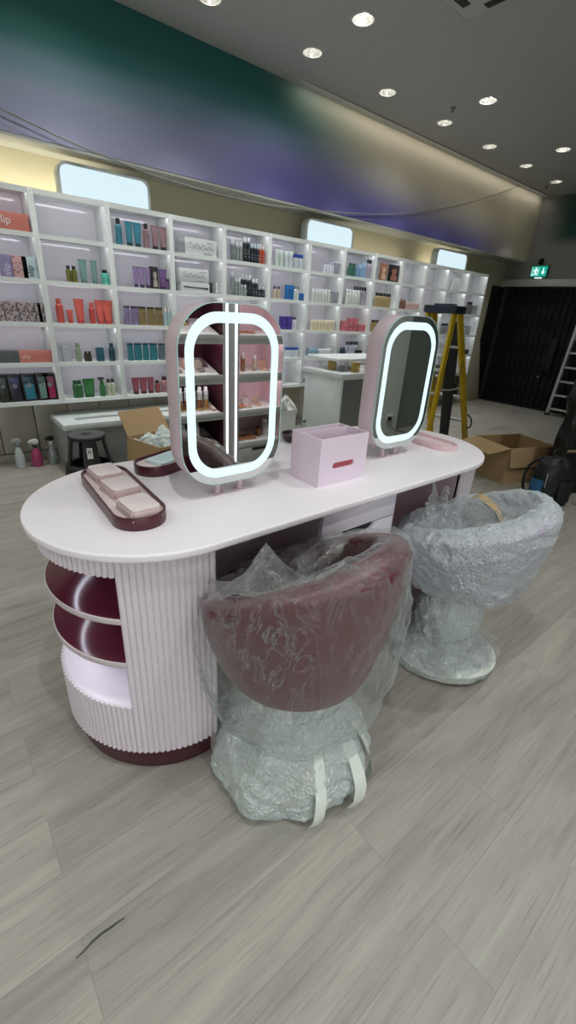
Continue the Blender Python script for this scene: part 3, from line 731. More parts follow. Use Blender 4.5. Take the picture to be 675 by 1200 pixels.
# light boxes standing on top ------------------------------------------------
def lightbox(xc, w, lab):
    t = thing('light_box', lab, 'light box', (xc, 4.62, TOP), 0, 'light boxes on the shelving')
    h = .235
    def outl(i):
        r = .085 - i; P = [(-w / 2 + i, 0 + i * .3), (w / 2 - i, 0 + i * .3)]
        for a in range(9): P.append((w / 2 - i - r + r * math.cos(a * PI / 16), h - i - r + r * math.sin(a * PI / 16)))
        for a in range(9): P.append((-w / 2 + i + r - r * math.sin(a * PI / 16), h - i - r + r * math.cos(a * PI / 16)))
        return P
    MB().frame(outl(0), outl(.021), 0, .11, axis='y').build('frame', mat('light_box_frame', 'b9c0bd', .4), t, bevel=.003)
    MB().prism(outl(.021), .012, .024, axis='y').build('diffuser', emis('light_box_face', 'dcf3fb', .97), t, smooth=False)
    MB().prism(outl(.021), .09, .1, axis='y').build('back', M_shelf, t)
    s = MB(); s.span((-w / 2 + .03, .026, .006), (w / 2 - .03, .034, .016)); s.build('led_strip', M_led, t)
    MB().span((-.022, .02, h - .004), (.022, .06, h + .008)).build('clip', M_ring, t, bevel=.002)
lightbox(1.625, .785, 'largest lit light box with rounded top above the second bay')
lightbox(4.325, .80, 'middle lit light box with rounded top above the seventh bay')
lightbox(7.01, .86, 'farthest lit light box with rounded top above the ladder')
# warm wall lamps lying on top of the shelving that wash the cream wall
for (x, wd, e) in ((.2, 2.9, 5.2), (5.3, 1.5, .8), (7.0, 1.0, 1.0)):
    ld = bpy.data.lights.new('warm_wall_wash', 'AREA'); ld.shape = 'RECTANGLE'; ld.size = wd; ld.size_y = .05; ld.energy = e; ld.color = (1, .92, .74)
    lo = bpy.data.objects.new('warm_wall_wash', ld); COL.objects.link(lo); lo.location = (x, 4.745, TOP + .015); lo.rotation_euler = (2.55, 0, 0)

# ------------------------------------------------------------------ products
MESHC = {}
def cached(key, fn):
    if key not in MESHC: MESHC[key] = fn()
    return MESHC[key]
def pbottle(w, h, c1, c2, lab=None):
    r = w / 2; ch = min(.045, h * .22)
    bh = h - ch
    body = MB().lathe([(r * .9, 0), (r, .004), (r, bh * .86), (r * .93, bh * .93), (r * .62, bh * .985), (r * .6, bh)], n=18).mesh('body', hmat(c1, .32))
    cap = MB().lathe([(r * .64, bh), (r * .66, bh + .002), (r * .66, h - .003), (r * .58, h)], n=18).mesh('cap', hmat(c2, .35))
    parts = [('body', body), ('cap', cap)]
    lc = lab or c2
    def arc(i, j):
        a = -PI / 2 + (i - .5) * 1.9
        return (r * 1.012 * math.cos(a), r * 1.012 * math.sin(a), bh * (.22 + .45 * j))
    parts.append(('label', MB().grid(arc, 9, 2).mesh('label', label_mat(c1, lc))))
    return parts
def label_mat(c1, c2):
    """printed label: bands of small lines"""
    nm = 'label_%s_%s' % (c1, c2)
    if nm in MATS: return MATS[nm]
    m = bpy.data.materials.new(nm); m.use_nodes = True; nt = m.node_tree; N = nt.nodes; L = nt.links; b = N['Principled BSDF']
    b.inputs['Roughness'].default_value = .4
    tc = N.new('ShaderNodeTexCoord'); mp = N.new('ShaderNodeMapping'); mp.inputs['Scale'].default_value = (55, 55, 60); L.new(tc.outputs['Object'], mp.inputs[0])
    n = N.new('ShaderNodeTexNoise'); n.inputs['Scale'].default_value = 1.1; n.inputs['Detail'].default_value = 1; L.new(mp.outputs[0], n.inputs['Vector'])
    r = N.new('ShaderNodeMapRange'); r.inputs[1].default_value = .55; r.inputs[2].default_value = .62; r.inputs[4].default_value = .55; L.new(n.outputs['Fac'], r.inputs[0])
    k = N.new('ShaderNodeMix'); k.data_type = 'RGBA'; L.new(r.outputs[0], k.inputs[0]); k.inputs[6].default_value = lin(c1); k.inputs[7].default_value = lin(c2); L.new(k.outputs[2], b.inputs['Base Color'])
    MATS[nm] = m; return m
def ptube(w, h, c1, c2):
    r = w * .36; ch = .03
    body = []
    for i in range(9):
        t = i / 8; z = ch + (h - ch) * t
        ax = r + (w / 2 - r) * t; ay = r * (1 - t) + .003 * t
        body.append([Vector((ax * math.cos(2 * PI * k / 20), ay * math.sin(2 * PI * k / 20), z)) for k in range(20)])
    cap = MB().lathe([(r * .9, 0), (r * .95, .002), (r * .95, ch)], n=18).mesh('cap', hmat(c2, .4))
    b = MB().rings(body).mesh('body', hmat(c1, .32))
    s = MB().span((-w / 2, -.004, h - .014), (w / 2, .004, h)).mesh('crimp', hmat(c1, .32))
    def pr(i, j):
        t = .3 + .4 * j; a = -PI / 2 + (i - .5) * 1.5
        ax = (r + (w / 2 - r) * t) * 1.01; ay = (r * (1 - t) + .003 * t) * 1.03 + .0006
        return (ax * math.cos(a), ay * math.sin(a), ch + (h - ch) * t)
    return [('body', b), ('cap', cap), ('crimp', s), ('label', MB().grid(pr, 9, 5).mesh('label', label_mat(c1, c2)))]
def pjar(w, h, c1, c2, lab=None):
    r = w / 2; ch = h * .24
    b = MB().lathe([(r * .94, 0), (r, .004), (r, h - ch - .008), (r * .92, h - ch)], n=18).mesh('body', hmat(c1, .3))
    c = MB().lathe([(r * .98, h - ch), (r, h - ch + .003), (r, h - .003), (r * .95, h)], n=18).mesh('lid', hmat(c2, .35))
    def arc(i, j):
        a = -PI / 2 + (i - .5) * 2
        return (r * 1.012 * math.cos(a), r * 1.012 * math.sin(a), (h - ch) * (.18 + .6 * j))
    return [('body', b), ('lid', c), ('label', MB().grid(arc, 9, 2).mesh('label', label_mat(c1, lab or c2)))]
def ppouch(w, h, c1, c2):
    R = []
    for i in range(8):
        t = i / 7; ay = .022 * (1 - t) + .004; ax = w / 2 * (.94 + .06 * math.sin(t * PI))
        R.append([Vector((ax * (abs(math.cos(a)) ** .5) * (1 if math.cos(a) > 0 else -1), ay * math.sin(a), h * .92 * t)) for a in [2 * PI * k / 20 for k in range(20)]])
    b = MB().rings(R).mesh('body', hmat(c1, .3))
    top = MB().box((0, 0, h * .955), (w * .96, .012, h * .09)).mesh('seal', hmat(c2, .4), bevel=.002)
    fr = MB().box((0, -.0225, h * .42), (w * .55, .004, h * .5)).mesh('label', label_mat(c1, c2))
    return [('body', b), ('seal', top), ('label', fr)]
def ppump(w, h, c1, c2):
    p = pbottle(w, h * .8, c1, c1)
    s = MB().lathe([(w * .22, h * .8), (w * .22, h * .86), (w * .1, h * .87), (w * .1, h * .95), (w * .2, h * .96), (w * .2, h)], n=12)
    s.tube([(0, 0, h * .97), (0, -w * .5, h * .965), (0, -w * .6, h * .94)], w * .08, 6)
    return p + [('pump', s.mesh('pump', hmat(c2, .3)))]
def pspray(w, h, c1, c2):
    p = pbottle(w, h * .78, c1, c1)
    s = MB().lathe([(w * .25, h * .78), (w * .25, h * .84), (w * .16, h * .86)], n=12)
    s.box((-.006, 0, h * .93), (w * .95, w * .34, h * .11)); s.tube([(-w * .3, 0, h * .9), (-w * .42, 0, h * .84), (-w * .34, 0, h * .78)], w * .07, 6)
    s.box((-w * .55, 0, h * .955), (w * .25, w * .2, h * .05))
    return p + [('trigger_head', s.mesh('trigger_head', hmat(c2, .4), bevel=.002))]
def pattern_mat(c1, c2, kind):
    nm = 'print_%s_%s_%s' % (kind, c1, c2)
    if nm in MATS: return MATS[nm]
    m = bpy.data.materials.new(nm); m.use_nodes = True; nt = m.node_tree; N = nt.nodes; L = nt.links; b = N['Principled BSDF']
    b.inputs['Roughness'].default_value = .45
    tc = N.new('ShaderNodeTexCoord')
    k = N.new('ShaderNodeMix'); k.data_type = 'RGBA'; k.inputs[6].default_value = lin(c1); k.inputs[7].default_value = lin(c2)
    r = N.new('ShaderNodeMapRange')
    if kind == 'lattice':
        s = N.new('ShaderNodeSeparateXYZ'); L.new(tc.outputs['Object'], s.inputs[0])
        u = math_node(N, L, 'ADD', s.outputs['X'], s.outputs['Z']); v = math_node(N, L, 'SUBTRACT', s.outputs['X'], s.outputs['Z'])
        a = math_node(N, L, 'ABSOLUTE', math_node(N, L, 'SINE', math_node(N, L, 'MULTIPLY', u, 190), 0), 0)
        c = math_node(N, L, 'ABSOLUTE', math_node(N, L, 'SINE', math_node(N, L, 'MULTIPLY', v, 190), 0), 0)
        L.new(math_node(N, L, 'MINIMUM', a, c), r.inputs[0]); r.inputs[1].default_value = .3; r.inputs[2].default_value = .15
    else:
        vo = N.new('ShaderNodeTexVoronoi'); vo.inputs['Scale'].default_value = {'dots': 42, 'pat': 48}[kind]; L.new(tc.outputs['Object'], vo.inputs['Vector'])
        L.new(vo.outputs['Distance'], r.inputs[0]); r.inputs[1].default_value = {'dots': .3, 'pat': .5}[kind]; r.inputs[2].default_value = {'dots': .22, 'pat': .3}[kind]
    L.new(r.outputs[0], k.inputs[0]); L.new(k.outputs[2], b.inputs['Base Color'])
    MATS[nm] = m; return m
def pbox(w, h, d, c1, c2, ex):
    parts = []
    if ex.get('pat') or ex.get('dots') or ex.get('lattice'):
        m_ = pattern_mat(c1, c2, 'pat' if ex.get('pat') else 'dots' if ex.get('dots') else 'lattice')
    else: m_ = hmat(c1, .42)
    parts.append(('carton', MB().box((0, 0, h / 2), (w, d, h)).mesh('carton', m_, bevel=.0025)))
    y = -d / 2
    if ex.get('script'):
        s = MB()
        P = [(-w * .38 + w * .055 * i, y - .001, h * (.62 + .13 * math.sin(i * 1.7) - .02 * i / 2)) for i in range(15)]
        s.tube(smooth_path(P, 4), .0022, 5)
        P = [(-w * .36 + w * .06 * i, y - .001, h * (.42 + .07 * math.sin(i * 2.3 + 1))) for i in range(13)]
        s.tube(smooth_path(P, 4), .0016, 5)
        for i in range(4): s.box((w * (.2 + .055 * i), y - .0008, h * .8), (w * .04, .001, h * .05))
        for i in range(3): s.box((w * (.12 + .09 * i), y - .0008, h * .13), (w * .07, .001, h * .06))
        parts.append(('print', s.mesh('print', hmat(c2, .5))))
    elif ex.get('wand'):
        s = MB()
        s.tube([(-w * .42, y - .001, h * .52), (w * .1, y - .001, h * .47), (w * .36, y - .001, h * .45)], [.006, .005, .009], 8)
        parts.append(('end_cap', MB().box((w * .455, y + .02, h * .6), (w * .09, .045, h * 1.15)).mesh('end_cap', hmat(c2, .5), bevel=.003)))
        parts.append(('print', s.mesh('print', hmat(c2, .5))))
    elif ex.get('fig') or ex.get('port'):
        s = MB()
        s.prism([(w * .5 * (.5 * math.cos(a * PI / 8)), h * .62 + h * .17 * math.sin(a * PI / 8)) for a in range(16)], y - .0015, y, axis='y')
        s.prism([(-w * .3, 0.02), (w * .34, .02), (w * .3, h * .34), (w * .08, h * .48), (-w * .1, h * .48), (-w * .28, h * .32)], y - .001, y, axis='y')
        parts.append(('print', s.mesh('print', hmat(c2, .5))))
    elif ex.get('text'):
        pass
    elif not (ex.get('pat') or ex.get('dots') or ex.get('lattice')):
        s = MB(); s.box((0, y - .0006, h * .62), (w * .62, .0012, h * .08)); s.box((0, y - .0006, h * .48), (w * .45, .0012, h * .04)); s.box((0, y - .0006, h * .2), (w * .5, .0012, h * .05))
        parts.append(('print', s.mesh('print', hmat(c2, .5))))
    return parts
def pgift(w, h, c1, c2):
    d = .1
    fr = MB().box((0, 0, h / 2), (w, d, h)).mesh('box', mat('gift_black', '17181a', .35), bevel=.004)
    y = -d / 2
    a = MB().box((0, y - .001, h * .36), (w * .72, .004, h * .56)).mesh('front_panel', hmat(c1, .3), bevel=.002)
    s = MB()
    s.box((0, y - .001, h * .78), (w * .72, .004, h * .24))
    b = s.mesh('upper_panel', hmat(c2, .3), bevel=.002)
    s = MB()
    for i in range(3): s.box((-w * .12 + .01 * i, y - .004, h * (.84 - .05 * i)), (w * (.35 - .05 * i), .001, h * .012))
    s.lathe([(.0, 0), (w * .2, 0), (w * .2, .002)], (0, y - .003, h * .6), n=16, M=Matrix.Rotation(PI / 2, 3, 'X'))
    return [('box', fr), ('front_panel', a), ('upper_panel', b), ('print', s.mesh('print', hmat('7c8790', .4)))]
M_clear = film('clear_acrylic', base=.35, tint='dfe3ea', rough=.1, streak=.1, bump=.05, diffuse=.6)
def pclear(w, h, d, c1, c2):
    o = MB().box((0, 0, h / 2), (w, d, h)).mesh('clear_box', M_clear, bevel=.002)
    i = MB().box((0, 0, h * .42), (w * .7, d * .7, h * .8)).mesh('contents', hmat(c1, .5), bevel=.004)
    l = MB().box((0, 0, h * .9), (w * .9, d * .9, h * .1)).mesh('top_insert', hmat(c2, .5), bevel=.002)
    return [('clear_box', o), ('contents', i), ('top_insert', l)]

ROWN = ['top shelf', 'second shelf', 'third shelf', 'fourth shelf', 'bottom shelf']
CAT = {'carton': 'box', 'smallbox': 'box', 'giftset': 'gift set', 'bottle': 'bottle', 'tube': 'tube', 'jar': 'pot', 'pump': 'bottle', 'spray': 'spray bottle', 'pouch': 'pouch', 'clearbox': 'box', 'panel': 'display card'}
NAM = {'carton': 'product_box', 'smallbox': 'small_box', 'giftset': 'gift_set', 'bottle': 'bottle', 'tube': 'squeeze_tube', 'jar': 'cosmetic_pot', 'pump': 'dropper_bottle', 'spray': 'spray_bottle', 'pouch': 'product_pouch', 'clearbox': 'clear_box', 'panel': 'display_card'}
TEXTM = {}
for (bay, row, kind, items, h, c1, c2, desc, grp, ex) in PRODUCTS:
    lo_ = X0 + PITCH * bay + .024; hi_ = X0 + PITCH * (bay + 1) - .024
    n = len(items)
    for i, (x, w) in enumerate(items):
        w = min(w * .97, .5)
        if bay > 0: x = max(lo_ + w / 2, min(hi_ - w / 2, x))
        else: x = min(hi_ - w / 2, x)
        z = ZT[row] + ex.get('zoff', 0)
        y = 4.655 + ex.get('y', 0)
        d = ex.get('d', min(.09, max(.03, w * .9)))
        if kind in ('carton', 'smallbox', 'giftset', 'clearbox', 'panel'):
            if kind == 'giftset': d = .1
            if kind == 'panel': d = .02
            y = 4.632 + d / 2 + ex.get('y', 0)
            if kind == 'smallbox':
                d = .06; y = 4.665; z += .0775 * ex['layer'] if h > .07 else .0655 * ex['layer']
        if kind == 'pouch': y = 4.66
        pos = '%s of the %s bay' % (ROWN[row], BAYNAME[bay])
        if n == 1: lab = '%s, %s' % (desc, pos)
        elif n == 2: lab = '%s %s, %s' % (('left', 'right')[i], desc, pos)
        else: lab = '%s %s from left, %s' % (ORD[i], desc, pos)
        t = thing(NAM[kind], lab, CAT[kind], (x, y, z), 0, grp or ('%s items on the %s' % (BAYNAME[bay] + ' bay', ROWN[row])))
        wk = round(w, 3)
        key = (kind, wk, h, c1, c2, str(ex))
        if kind == 'bottle': P = cached(key, lambda: pbottle(w, h, c1, c2, ex.get('lab')))
        elif kind == 'tube': P = cached(key, lambda: ptube(w, h, c1, c2))
        elif kind == 'jar': P = cached(key, lambda: pjar(w, h, c1, c2, ex.get('lab')))
        elif kind == 'pouch': P = cached(key, lambda: ppouch(w, h, c1, c2))
        elif kind == 'pump': P = cached(key, lambda: ppump(w, h, c1, c2))
        elif kind == 'spray': P = cached(key, lambda: pspray(w, h, c1, c2))
        elif kind == 'giftset': P = cached(key, lambda: pgift(w, h, c1, c2))
        elif kind == 'clearbox': P = cached(key, lambda: pclear(w, h, d, c1, c2))
        else: P = cached(key, lambda: pbox(w, h, d, c1, c2, ex))
        for nm, me in P: addobj(nm, me, t)
        if ex.get('text'):
            sz = min(h * .62, w * .5) if not ex.get('vert') else min(w * .8, h * .4)
            me = text_mesh(ex['text'], sz, hmat(c2, .5))
            o = addobj('lettering', me, t, (0 if not (row == 3) else -w * .28, -d / 2 - .0012, h * .5), (PI / 2, 0, 0))
            if row == 3: o.scale = (.8, .8, .8)
            if row == 0: o.location.x = -.02; o.location.z = h * .55
            if ex.get('vert'): o.rotation_euler = (PI / 2, -PI / 2, 0); o.location.z = h * .35
# ------------------------------------------------------------------ make-up island
M_top = mat('pink_white_solid_surface', 'eee7ec', .38, var=.02)
M_flute = mat('pale_pink_fluting', 'dbd1d8', .45, var=.03)
M_draw = mat('lilac_white_drawer', 'e6deea', .35, var=.02)
M_plum = mat('gloss_plum', '4a1a28', .14, var=.05, spec=.4)
M_plumm = mat('satin_plum_plinth', '4a1c27', .3)
M_mauve = mat('mauve_panel', 'd6c0c7', .34, var=.03)
M_edge = mat('pinkish_grey_edge', 'c9bdc0', .4)
M_lit = mat('pale_lilac_shelf', 'ebe4ee', .35)
CX0, CX1, CY, RF = .535, 1.895, 1.34, .375
isl = thing('makeup_island', 'pale pink fluted make-up island with rounded ends and plum niche shelves', 'counter', (1.215, CY, 0))
s = MB(); s.prism(stadium(CX0, CX1, CY, .402, 40), .874, .9); s.build('countertop', M_top, isl, True, bevel=.007, seg=4)
def flute_outline(cx, a0, a1, R=RF, pitch=.0188, d=.0072, thick=.022):
    """fluted arc from angle a0 to a1 (radians)"""
    L_ = R * abs(a1 - a0); n = max(2, int(round(L_ / pitch))); k = 7
    out, inn = [], []
    for i in range(n * k + 1):
        a = a0 + (a1 - a0) * i / (n * k); u = (i % k) / k
        r = R - d * (1 - abs(math.sin(PI * u)) ** .7)
        out.append((cx + r * math.cos(a), CY + r * math.sin(a))); inn.append((cx + (R - thick) * math.cos(a), CY + (R - thick) * math.sin(a)))
    return out, inn
def straight(x0, x1, y, sgn, pitch=.0188, d=.0072):
    n = max(1, int(round(abs(x1 - x0) / pitch))); out, inn = [], []
    for i in range(n * 7 + 1):
        u = (i % 7) / 7; yy = y - sgn * d * (1 - abs(math.sin(PI * u)) ** .7) * -1
        out.append((x0 + (x1 - x0) * i / (n * 7), yy)); inn.append((x0 + (x1 - x0) * i / (n * 7), y + sgn * .022))
    return out, inn
A0, A1 = math.radians(-131.2), math.radians(-229)
ZB, ZTOP = .105, .874
s = MB()
o_, i_ = flute_outline(CX0, math.radians(-90), A0); s.frame(o_, i_, ZB, ZTOP, closed=False)
o_, i_ = flute_outline(CX0, A0, A1, thick=.012); s.frame(o_, i_, ZB, .313, closed=False); s.frame(o_, i_, .809, ZTOP, closed=False)
o_, i_ = flute_outline(CX0, A1, math.radians(-270)); s.frame(o_, i_, ZB, ZTOP, closed=False)
o_, i_ = straight(CX0, .556, CY - RF, 1); s.frame(o_, i_, ZB, ZTOP, closed=False)
o_, i_ = straight(CX0, .556, CY + RF, -1); s.frame(o_, i_, ZB, ZTOP, closed=False)
s.build('fluted_column', M_flute, isl, True, ang=60)
s = MB()
o_, i_ = flute_outline(CX1, math.radians(-90), math.radians(90)); s.frame(o_, i_, ZB, ZTOP, closed=False)
o_, i_ = straight(1.87, CX1, CY - RF, 1); s.frame(o_, i_, ZB, ZTOP, closed=False)
o_, i_ = straight(1.87, CX1, CY + RF, -1); s.frame(o_, i_, ZB, ZTOP, closed=False)
s.build('fluted_column', M_flute, isl, True, ang=60)
def dshape(cx, r, side, xc, n=40):
    """half-stadium plan, flat towards the middle of the island at x=xc"""
    P = []
    for i in range(n + 1):
        a = (PI / 2 + PI * i / n) if side < 0 else (-PI / 2 + PI * i / n)
        P.append((cx + r * math.cos(a), CY + r * math.sin(a)))
    return P + ([(xc, CY - r), (xc, CY + r)] if side < 0 else [(xc, CY + r), (xc, CY - r)])
# plinths, floors and inner carcasses
s = MB(); s.prism(dshape(CX0, .347, -1, .53), 0, .107); s.build('plinth', M_plumm, isl, True, bevel=.003)
s = MB(); s.prism(dshape(CX1, .347, 1, 1.9), 0, .107); s.build('plinth', M_plumm, isl, True, bevel=.003)
s = MB(); s.span((1.03, 1.02, 0), (1.38, 1.66, .1)); s.build('plinth', M_plumm, isl, True)
# niche: lit floor, ceiling, plum back and two plum discs
def sector(r, z0, z1, mi=0, r2=0, n=30):
    a0, a1 = A0 + .002, A1 - .002
    P = [(CX0 + r * math.cos(a0 + (a1 - a0) * i / n), CY + r * math.sin(a0 + (a1 - a0) * i / n)) for i in range(n + 1)]
    xb = .46
    return P + [(xb, P[-1][1]), (xb, P[0][1])]
s = MB(); s.prism(sector(RF - .0122, 0, 0), .295, .3125); s.build('niche_floor', M_lit, isl, True)
s = MB(); s.prism(sector(RF - .0122, 0, 0), .8095, .83); s.build('niche_ceiling', M_plumm, isl, True)
s = MB(); s.span((.455, CY - .30, .3), (.475, CY + .30, .82)); s.build('niche_back', M_plum, isl, True)
for zt in (.667, .502):
    d = MB().prism(sector(RF - .002, 0, 0), zt - .02, zt).build('niche_shelf', M_edge, isl, True, bevel=.002)
    o = MB().prism(sector(RF - .0055, 0, 0), zt, zt + .0015).build('plum_top', M_plum, isl, True)
    o.parent = d; o.location = (0, 0, 0)
M_niche = emis('niche_led', 'eef0ff', 15)
for zt, st in ((.809, 1), (.6465, 1), (.4815, 1)):
    n = 24; a0, a1 = A0 + .05, A1 - .05
    out = [(CX0 + .30 * math.cos(a0 + (a1 - a0) * i / n), CY + .30 * math.sin(a0 + (a1 - a0) * i / n)) for i in range(n + 1)]
    inn = [(CX0 + .292 * math.cos(a0 + (a1 - a0) * i / n), CY + .292 * math.sin(a0 + (a1 - a0) * i / n)) for i in range(n + 1)]
    MB().frame(out, inn, zt - .004, zt, closed=False).build('led_strip', M_niche, isl, True, smooth=False)
# side panels of the knee spaces, central back panel
s = MB(); s.span((.535, CY - RF + .012, .0), (.556, CY + RF - .012, ZTOP)); s.build('side_panel', M_mauve, isl, True)
s = MB(); s.span((1.87, CY - RF + .012, .0), (1.89, CY + RF - .012, ZTOP)); s.build('side_panel', M_mauve, isl, True)
s = MB(); s.span((.556, 1.365, .0), (1.0, 1.385, ZTOP)); s.build('back_panel', M_mauve, isl, True)
s = MB(); s.span((1.41, 1.365, .0), (1.87, 1.385, ZTOP)); s.build('back_panel', M_mauve, isl, True)
s = MB(); s.span((.556, CY - RF + .03, ZTOP - .03), (1.87, CY + RF - .03, ZTOP)); s.build('top_rail', M_draw, isl, True)
# drawer pedestal
s = MB(); s.span((1.0, 1.004, .1), (1.41, 1.68, ZTOP)); s.build('drawer_carcass', M_mauve, isl, True)
for x_ in (1.0, 1.404):
    s = MB(); s.span((x_, .9855, .1), (x_ + .006, 1.004, ZTOP)); s.build('pedestal_edge', M_draw, isl, True)
M_dark = mat('dark_recess', '1a1b1c', .6)
for zt, zb in ((.872, .756), (.751, .60), (.595, .36), (.355, .115)):
    c = 1.204; hw0, hw1, hd = .095, .07, .028
    P = [(1.0075, zb), (1.4025, zb), (1.4025, zt), (c + hw0, zt), (c + hw1 + .006, zt - hd + .006), (c + hw1 - .004, zt - hd), (c - hw1 + .004, zt - hd), (c - hw1 - .006, zt - hd + .006), (c - hw0, zt), (1.0075, zt)]
    d = MB().prism(P, .985, 1.003, axis='y').build('drawer', M_draw, isl, True, bevel=.0015)
    o = MB().span((c - hw0, .9995, zt - hd), (c + hw0, 1.0035, zt)).build('handle_recess', M_dark, isl, True); o.parent = d

# ------------------------------------------------------------------ lit vanity mirrors
M_glass = mat('mirror_glass', 'e6ebe9', 0.0, 1.0, var=0)
M_ledring = emis('mirror_led_ring', 'dcf9fd', 1.15)
M_gedge = mat('greenish_glass_edge', 'b9d9d6', .12)
M_mbody = mat('pink_grey_mirror_body', 'd6c2c9', .35, var=.03)
def vanity_mirror(xc, lab):
    t = thing('vanity_mirror', lab, 'mirror', (xc, 1.2525, .9))
    zc = .3305; hw, hh, r = .193, .2815, .135
    o1, o2 = rrect(0, zc, hw, hh, r), rrect(0, zc, hw - .004, hh - .004, r - .004)
    MB().prism(rrect(0, zc, hw - .002, hh - .002, r - .002), -.033, .048, axis='y').build('body', M_mbody, t, bevel=.003)
    for sgn in (-1,):
        MB().frame(o1, rrect(0, zc, hw - .0025, hh - .0025, r - .0025), -.0385 if sgn < 0 else .0335, -.0335 if sgn < 0 else .0385, axis='y').build('glass_edge', M_gedge, t)
        MB().prism(rrect(0, zc, hw - .0025, hh - .0025, r - .0025), -.038 if sgn < 0 else .0335, -.0335 if sgn < 0 else .038, axis='y').build('mirror_glass', M_glass, t, ang=20)
        MB().frame(rrect(0, zc, hw - .0235, hh - .0255, .113), rrect(0, zc, hw - .0515, hh - .0555, .087), -.0387 if sgn < 0 else .0381, -.0381 if sgn < 0 else .0387, axis='y').build('led_ring', M_ledring, t, smooth=False)
    for sx_ in (-.046, .046):
        p = MB().lathe([(.0095, 0), (.0095, .056)], (sx_, 0, 0), n=20).build('post', M_mbody, t)
        MB().lathe([(.024, 0), (.024, .003), (.022, .0045), (.0095, .005)], (sx_, 0, 0), n=28).build('flange', M_mbody, p)
vanity_mirror(.773, 'nearer lit rounded vanity mirror reflecting a cosmetics display')
vanity_mirror(1.666, 'farther lit rounded vanity mirror reflecting a grey wall and socket')

# ------------------------------------------------------------------ things on the island
M_org = mat('pink_acrylic', 'e8d8e6', .3, var=.02)
M_orgin = mat('pink_acrylic_inner', 'e3bcc6', .35, var=.02)
t = thing('organiser_box', 'square pink two-compartment organiser box with a slot in its front', 'organiser', (1.197, 1.185, .9))
w2, d2, h2 = .127, .083, .186
s = MB()
zs0, zs1, xs = .063, .087, .058
def slot_outline(n=10):
    P = []; rr = (zs1 - zs0) / 2; zc = (zs0 + zs1) / 2
    for i in range(n + 1): P.append((xs - rr + rr * math.cos(-PI / 2 + PI * i / n), zc + rr * math.sin(-PI / 2 + PI * i / n)))
    for i in range(n + 1): P.append((-xs + rr + rr * math.cos(PI / 2 + PI * i / n), zc + rr * math.sin(PI / 2 + PI * i / n)))
    return P
P = slot_outline(); n = len(P)
def to_rect(p):
    # radial projection of the slot outline on to the panel outline
    cz = h2 / 2; u, v = p[0], p[1] - (zs0 + zs1) / 2
    v = v * 5
    k = max(abs(u) / w2, abs(v) / (h2 / 2), 1e-6)
    return (u / k, cz + v / k)
O = [to_rect(p) for p in P]
# snap nearest outline points to the panel corners
for cx_, cz_ in ((w2, 0), (w2, h2), (-w2, h2), (-w2, 0)):
    j = min(range(n), key=lambda i: (O[i][0] - cx_) ** 2 + (O[i][1] - cz_) ** 2); O[j] = (cx_, cz_)
s.frame(O, P, -d2, -d2 + .006, axis='y')
s.build('front_panel', M_org, t, ang=20)
s = MB(); s.span((-w2, -d2 + .006, 0), (-w2 + .006, d2, h2)).span((w2 - .006, -d2 + .006, 0), (w2, d2, h2)).span((-w2 + .006, d2 - .006, 0), (w2 - .006, d2, h2))
s.build('wall_panel', M_org, t)
MB().span((-w2 + .006, -d2 + .006, 0), (w2 - .006, d2 - .006, .006)).build('base', M_orgin, t)
MB().span((-w2 + .006, .030, .006), (w2 - .006, .036, h2)).build('divider', M_org, t)
MB().span((-w2 + .0065, -d2 + .0065, .0062), (w2 - .0065, -d2 + .012, .15)).build('inner_lining', mat('deep_pink_lining', 'b5525c', .5), t)

def tray(name, lab, loc, rz, L_, r, h, m_out, m_in, rim=.006, lip=.012):
    t = thing(name, lab, 'tray', loc, rz)
    st = lambda rr: stadium(-L_ / 2, L_ / 2, 0, rr, 24)
    s = MB(); s.frame(st(r), st(r - rim), .0, h); s.prism(st(r - rim + .0005), 0, h - lip - .002)
    s.build('body', m_out, t, bevel=.0015)
    MB().prism(st(r - rim - .0003), h - lip - .002, h - lip).build('inset', m_in, t)
    return t
M_inset = mat('pale_pink_inset', 'dccbca', .5, bump=.15, bscale=160)
tray('cosmetics_tray', 'long plum rimmed tray carrying three pale boxes on the island end', (.429, 1.368, .9), PI / 2 - .05, .355, .079, .04, M_plumm, M_inset)
M_card = mat('blush_card', 'e0d3d2', .5); M_card2 = mat('rose_card_edge', 'cbb3b1', .5)
for k, (x, y, a, lab) in enumerate(((.430, 1.517, .03, 'pale pink square box on the plum tray, farthest of three'), (.428, 1.363, .06, 'pale pink square box on the plum tray, middle of three'), (.420, 1.187, .05, 'pale pink square box on the plum tray, nearest of three'))):
    t = thing('cosmetics_box', lab, 'box', (x, y, .928), a, 'boxes on the plum tray')
    MB().span((-.046, -.062, 0), (.046, .062, .004)).build('base_card', M_card2, t)
    MB().prism(rrect(.002, 0, .044, .06, .016, 5), .0045, .029).build('box', M_card2, t, bevel=.003)
    MB().prism(rrect(.002, .001, .044, .06, .016, 5), .0295, .033).build('lid', M_card, t, bevel=.0015)
    MB().span((-.046, -.055, .004), (-.0425, .055, .024)).build('flap', M_card2, t, bevel=.001)
tray('cosmetics_tray', 'plum rimmed tray with pale cards behind the nearer mirror', (.70, 1.60, .9), .35, .14, .075, .04, M_plumm, M_inset)
for k, (dz, a, lab) in enumerate(((0, .3, 'pale card stack lying in the tray behind the nearer mirror, lower'), (.007, .42, 'pale blue white card lying uppermost in the tray behind the nearer mirror'))):
    t = thing('card_stack', lab, 'cards', (.70, 1.60, .9285 + dz), a)
    s = MB(); s.span((-.075, -.045, 0), (.075, .045, .006)); s.build('cards', mat('blue_white_card', 'd3e3e6', .4), t, bevel=.001)
    MB().span((-.06, -.03, .0062), (.06, .03, .0068)).build('print', mat('card_print', 'bfd6dc', .4), t)
M_ptray = mat('pink_ceramic', 'e3c3c8', .25, var=.02)
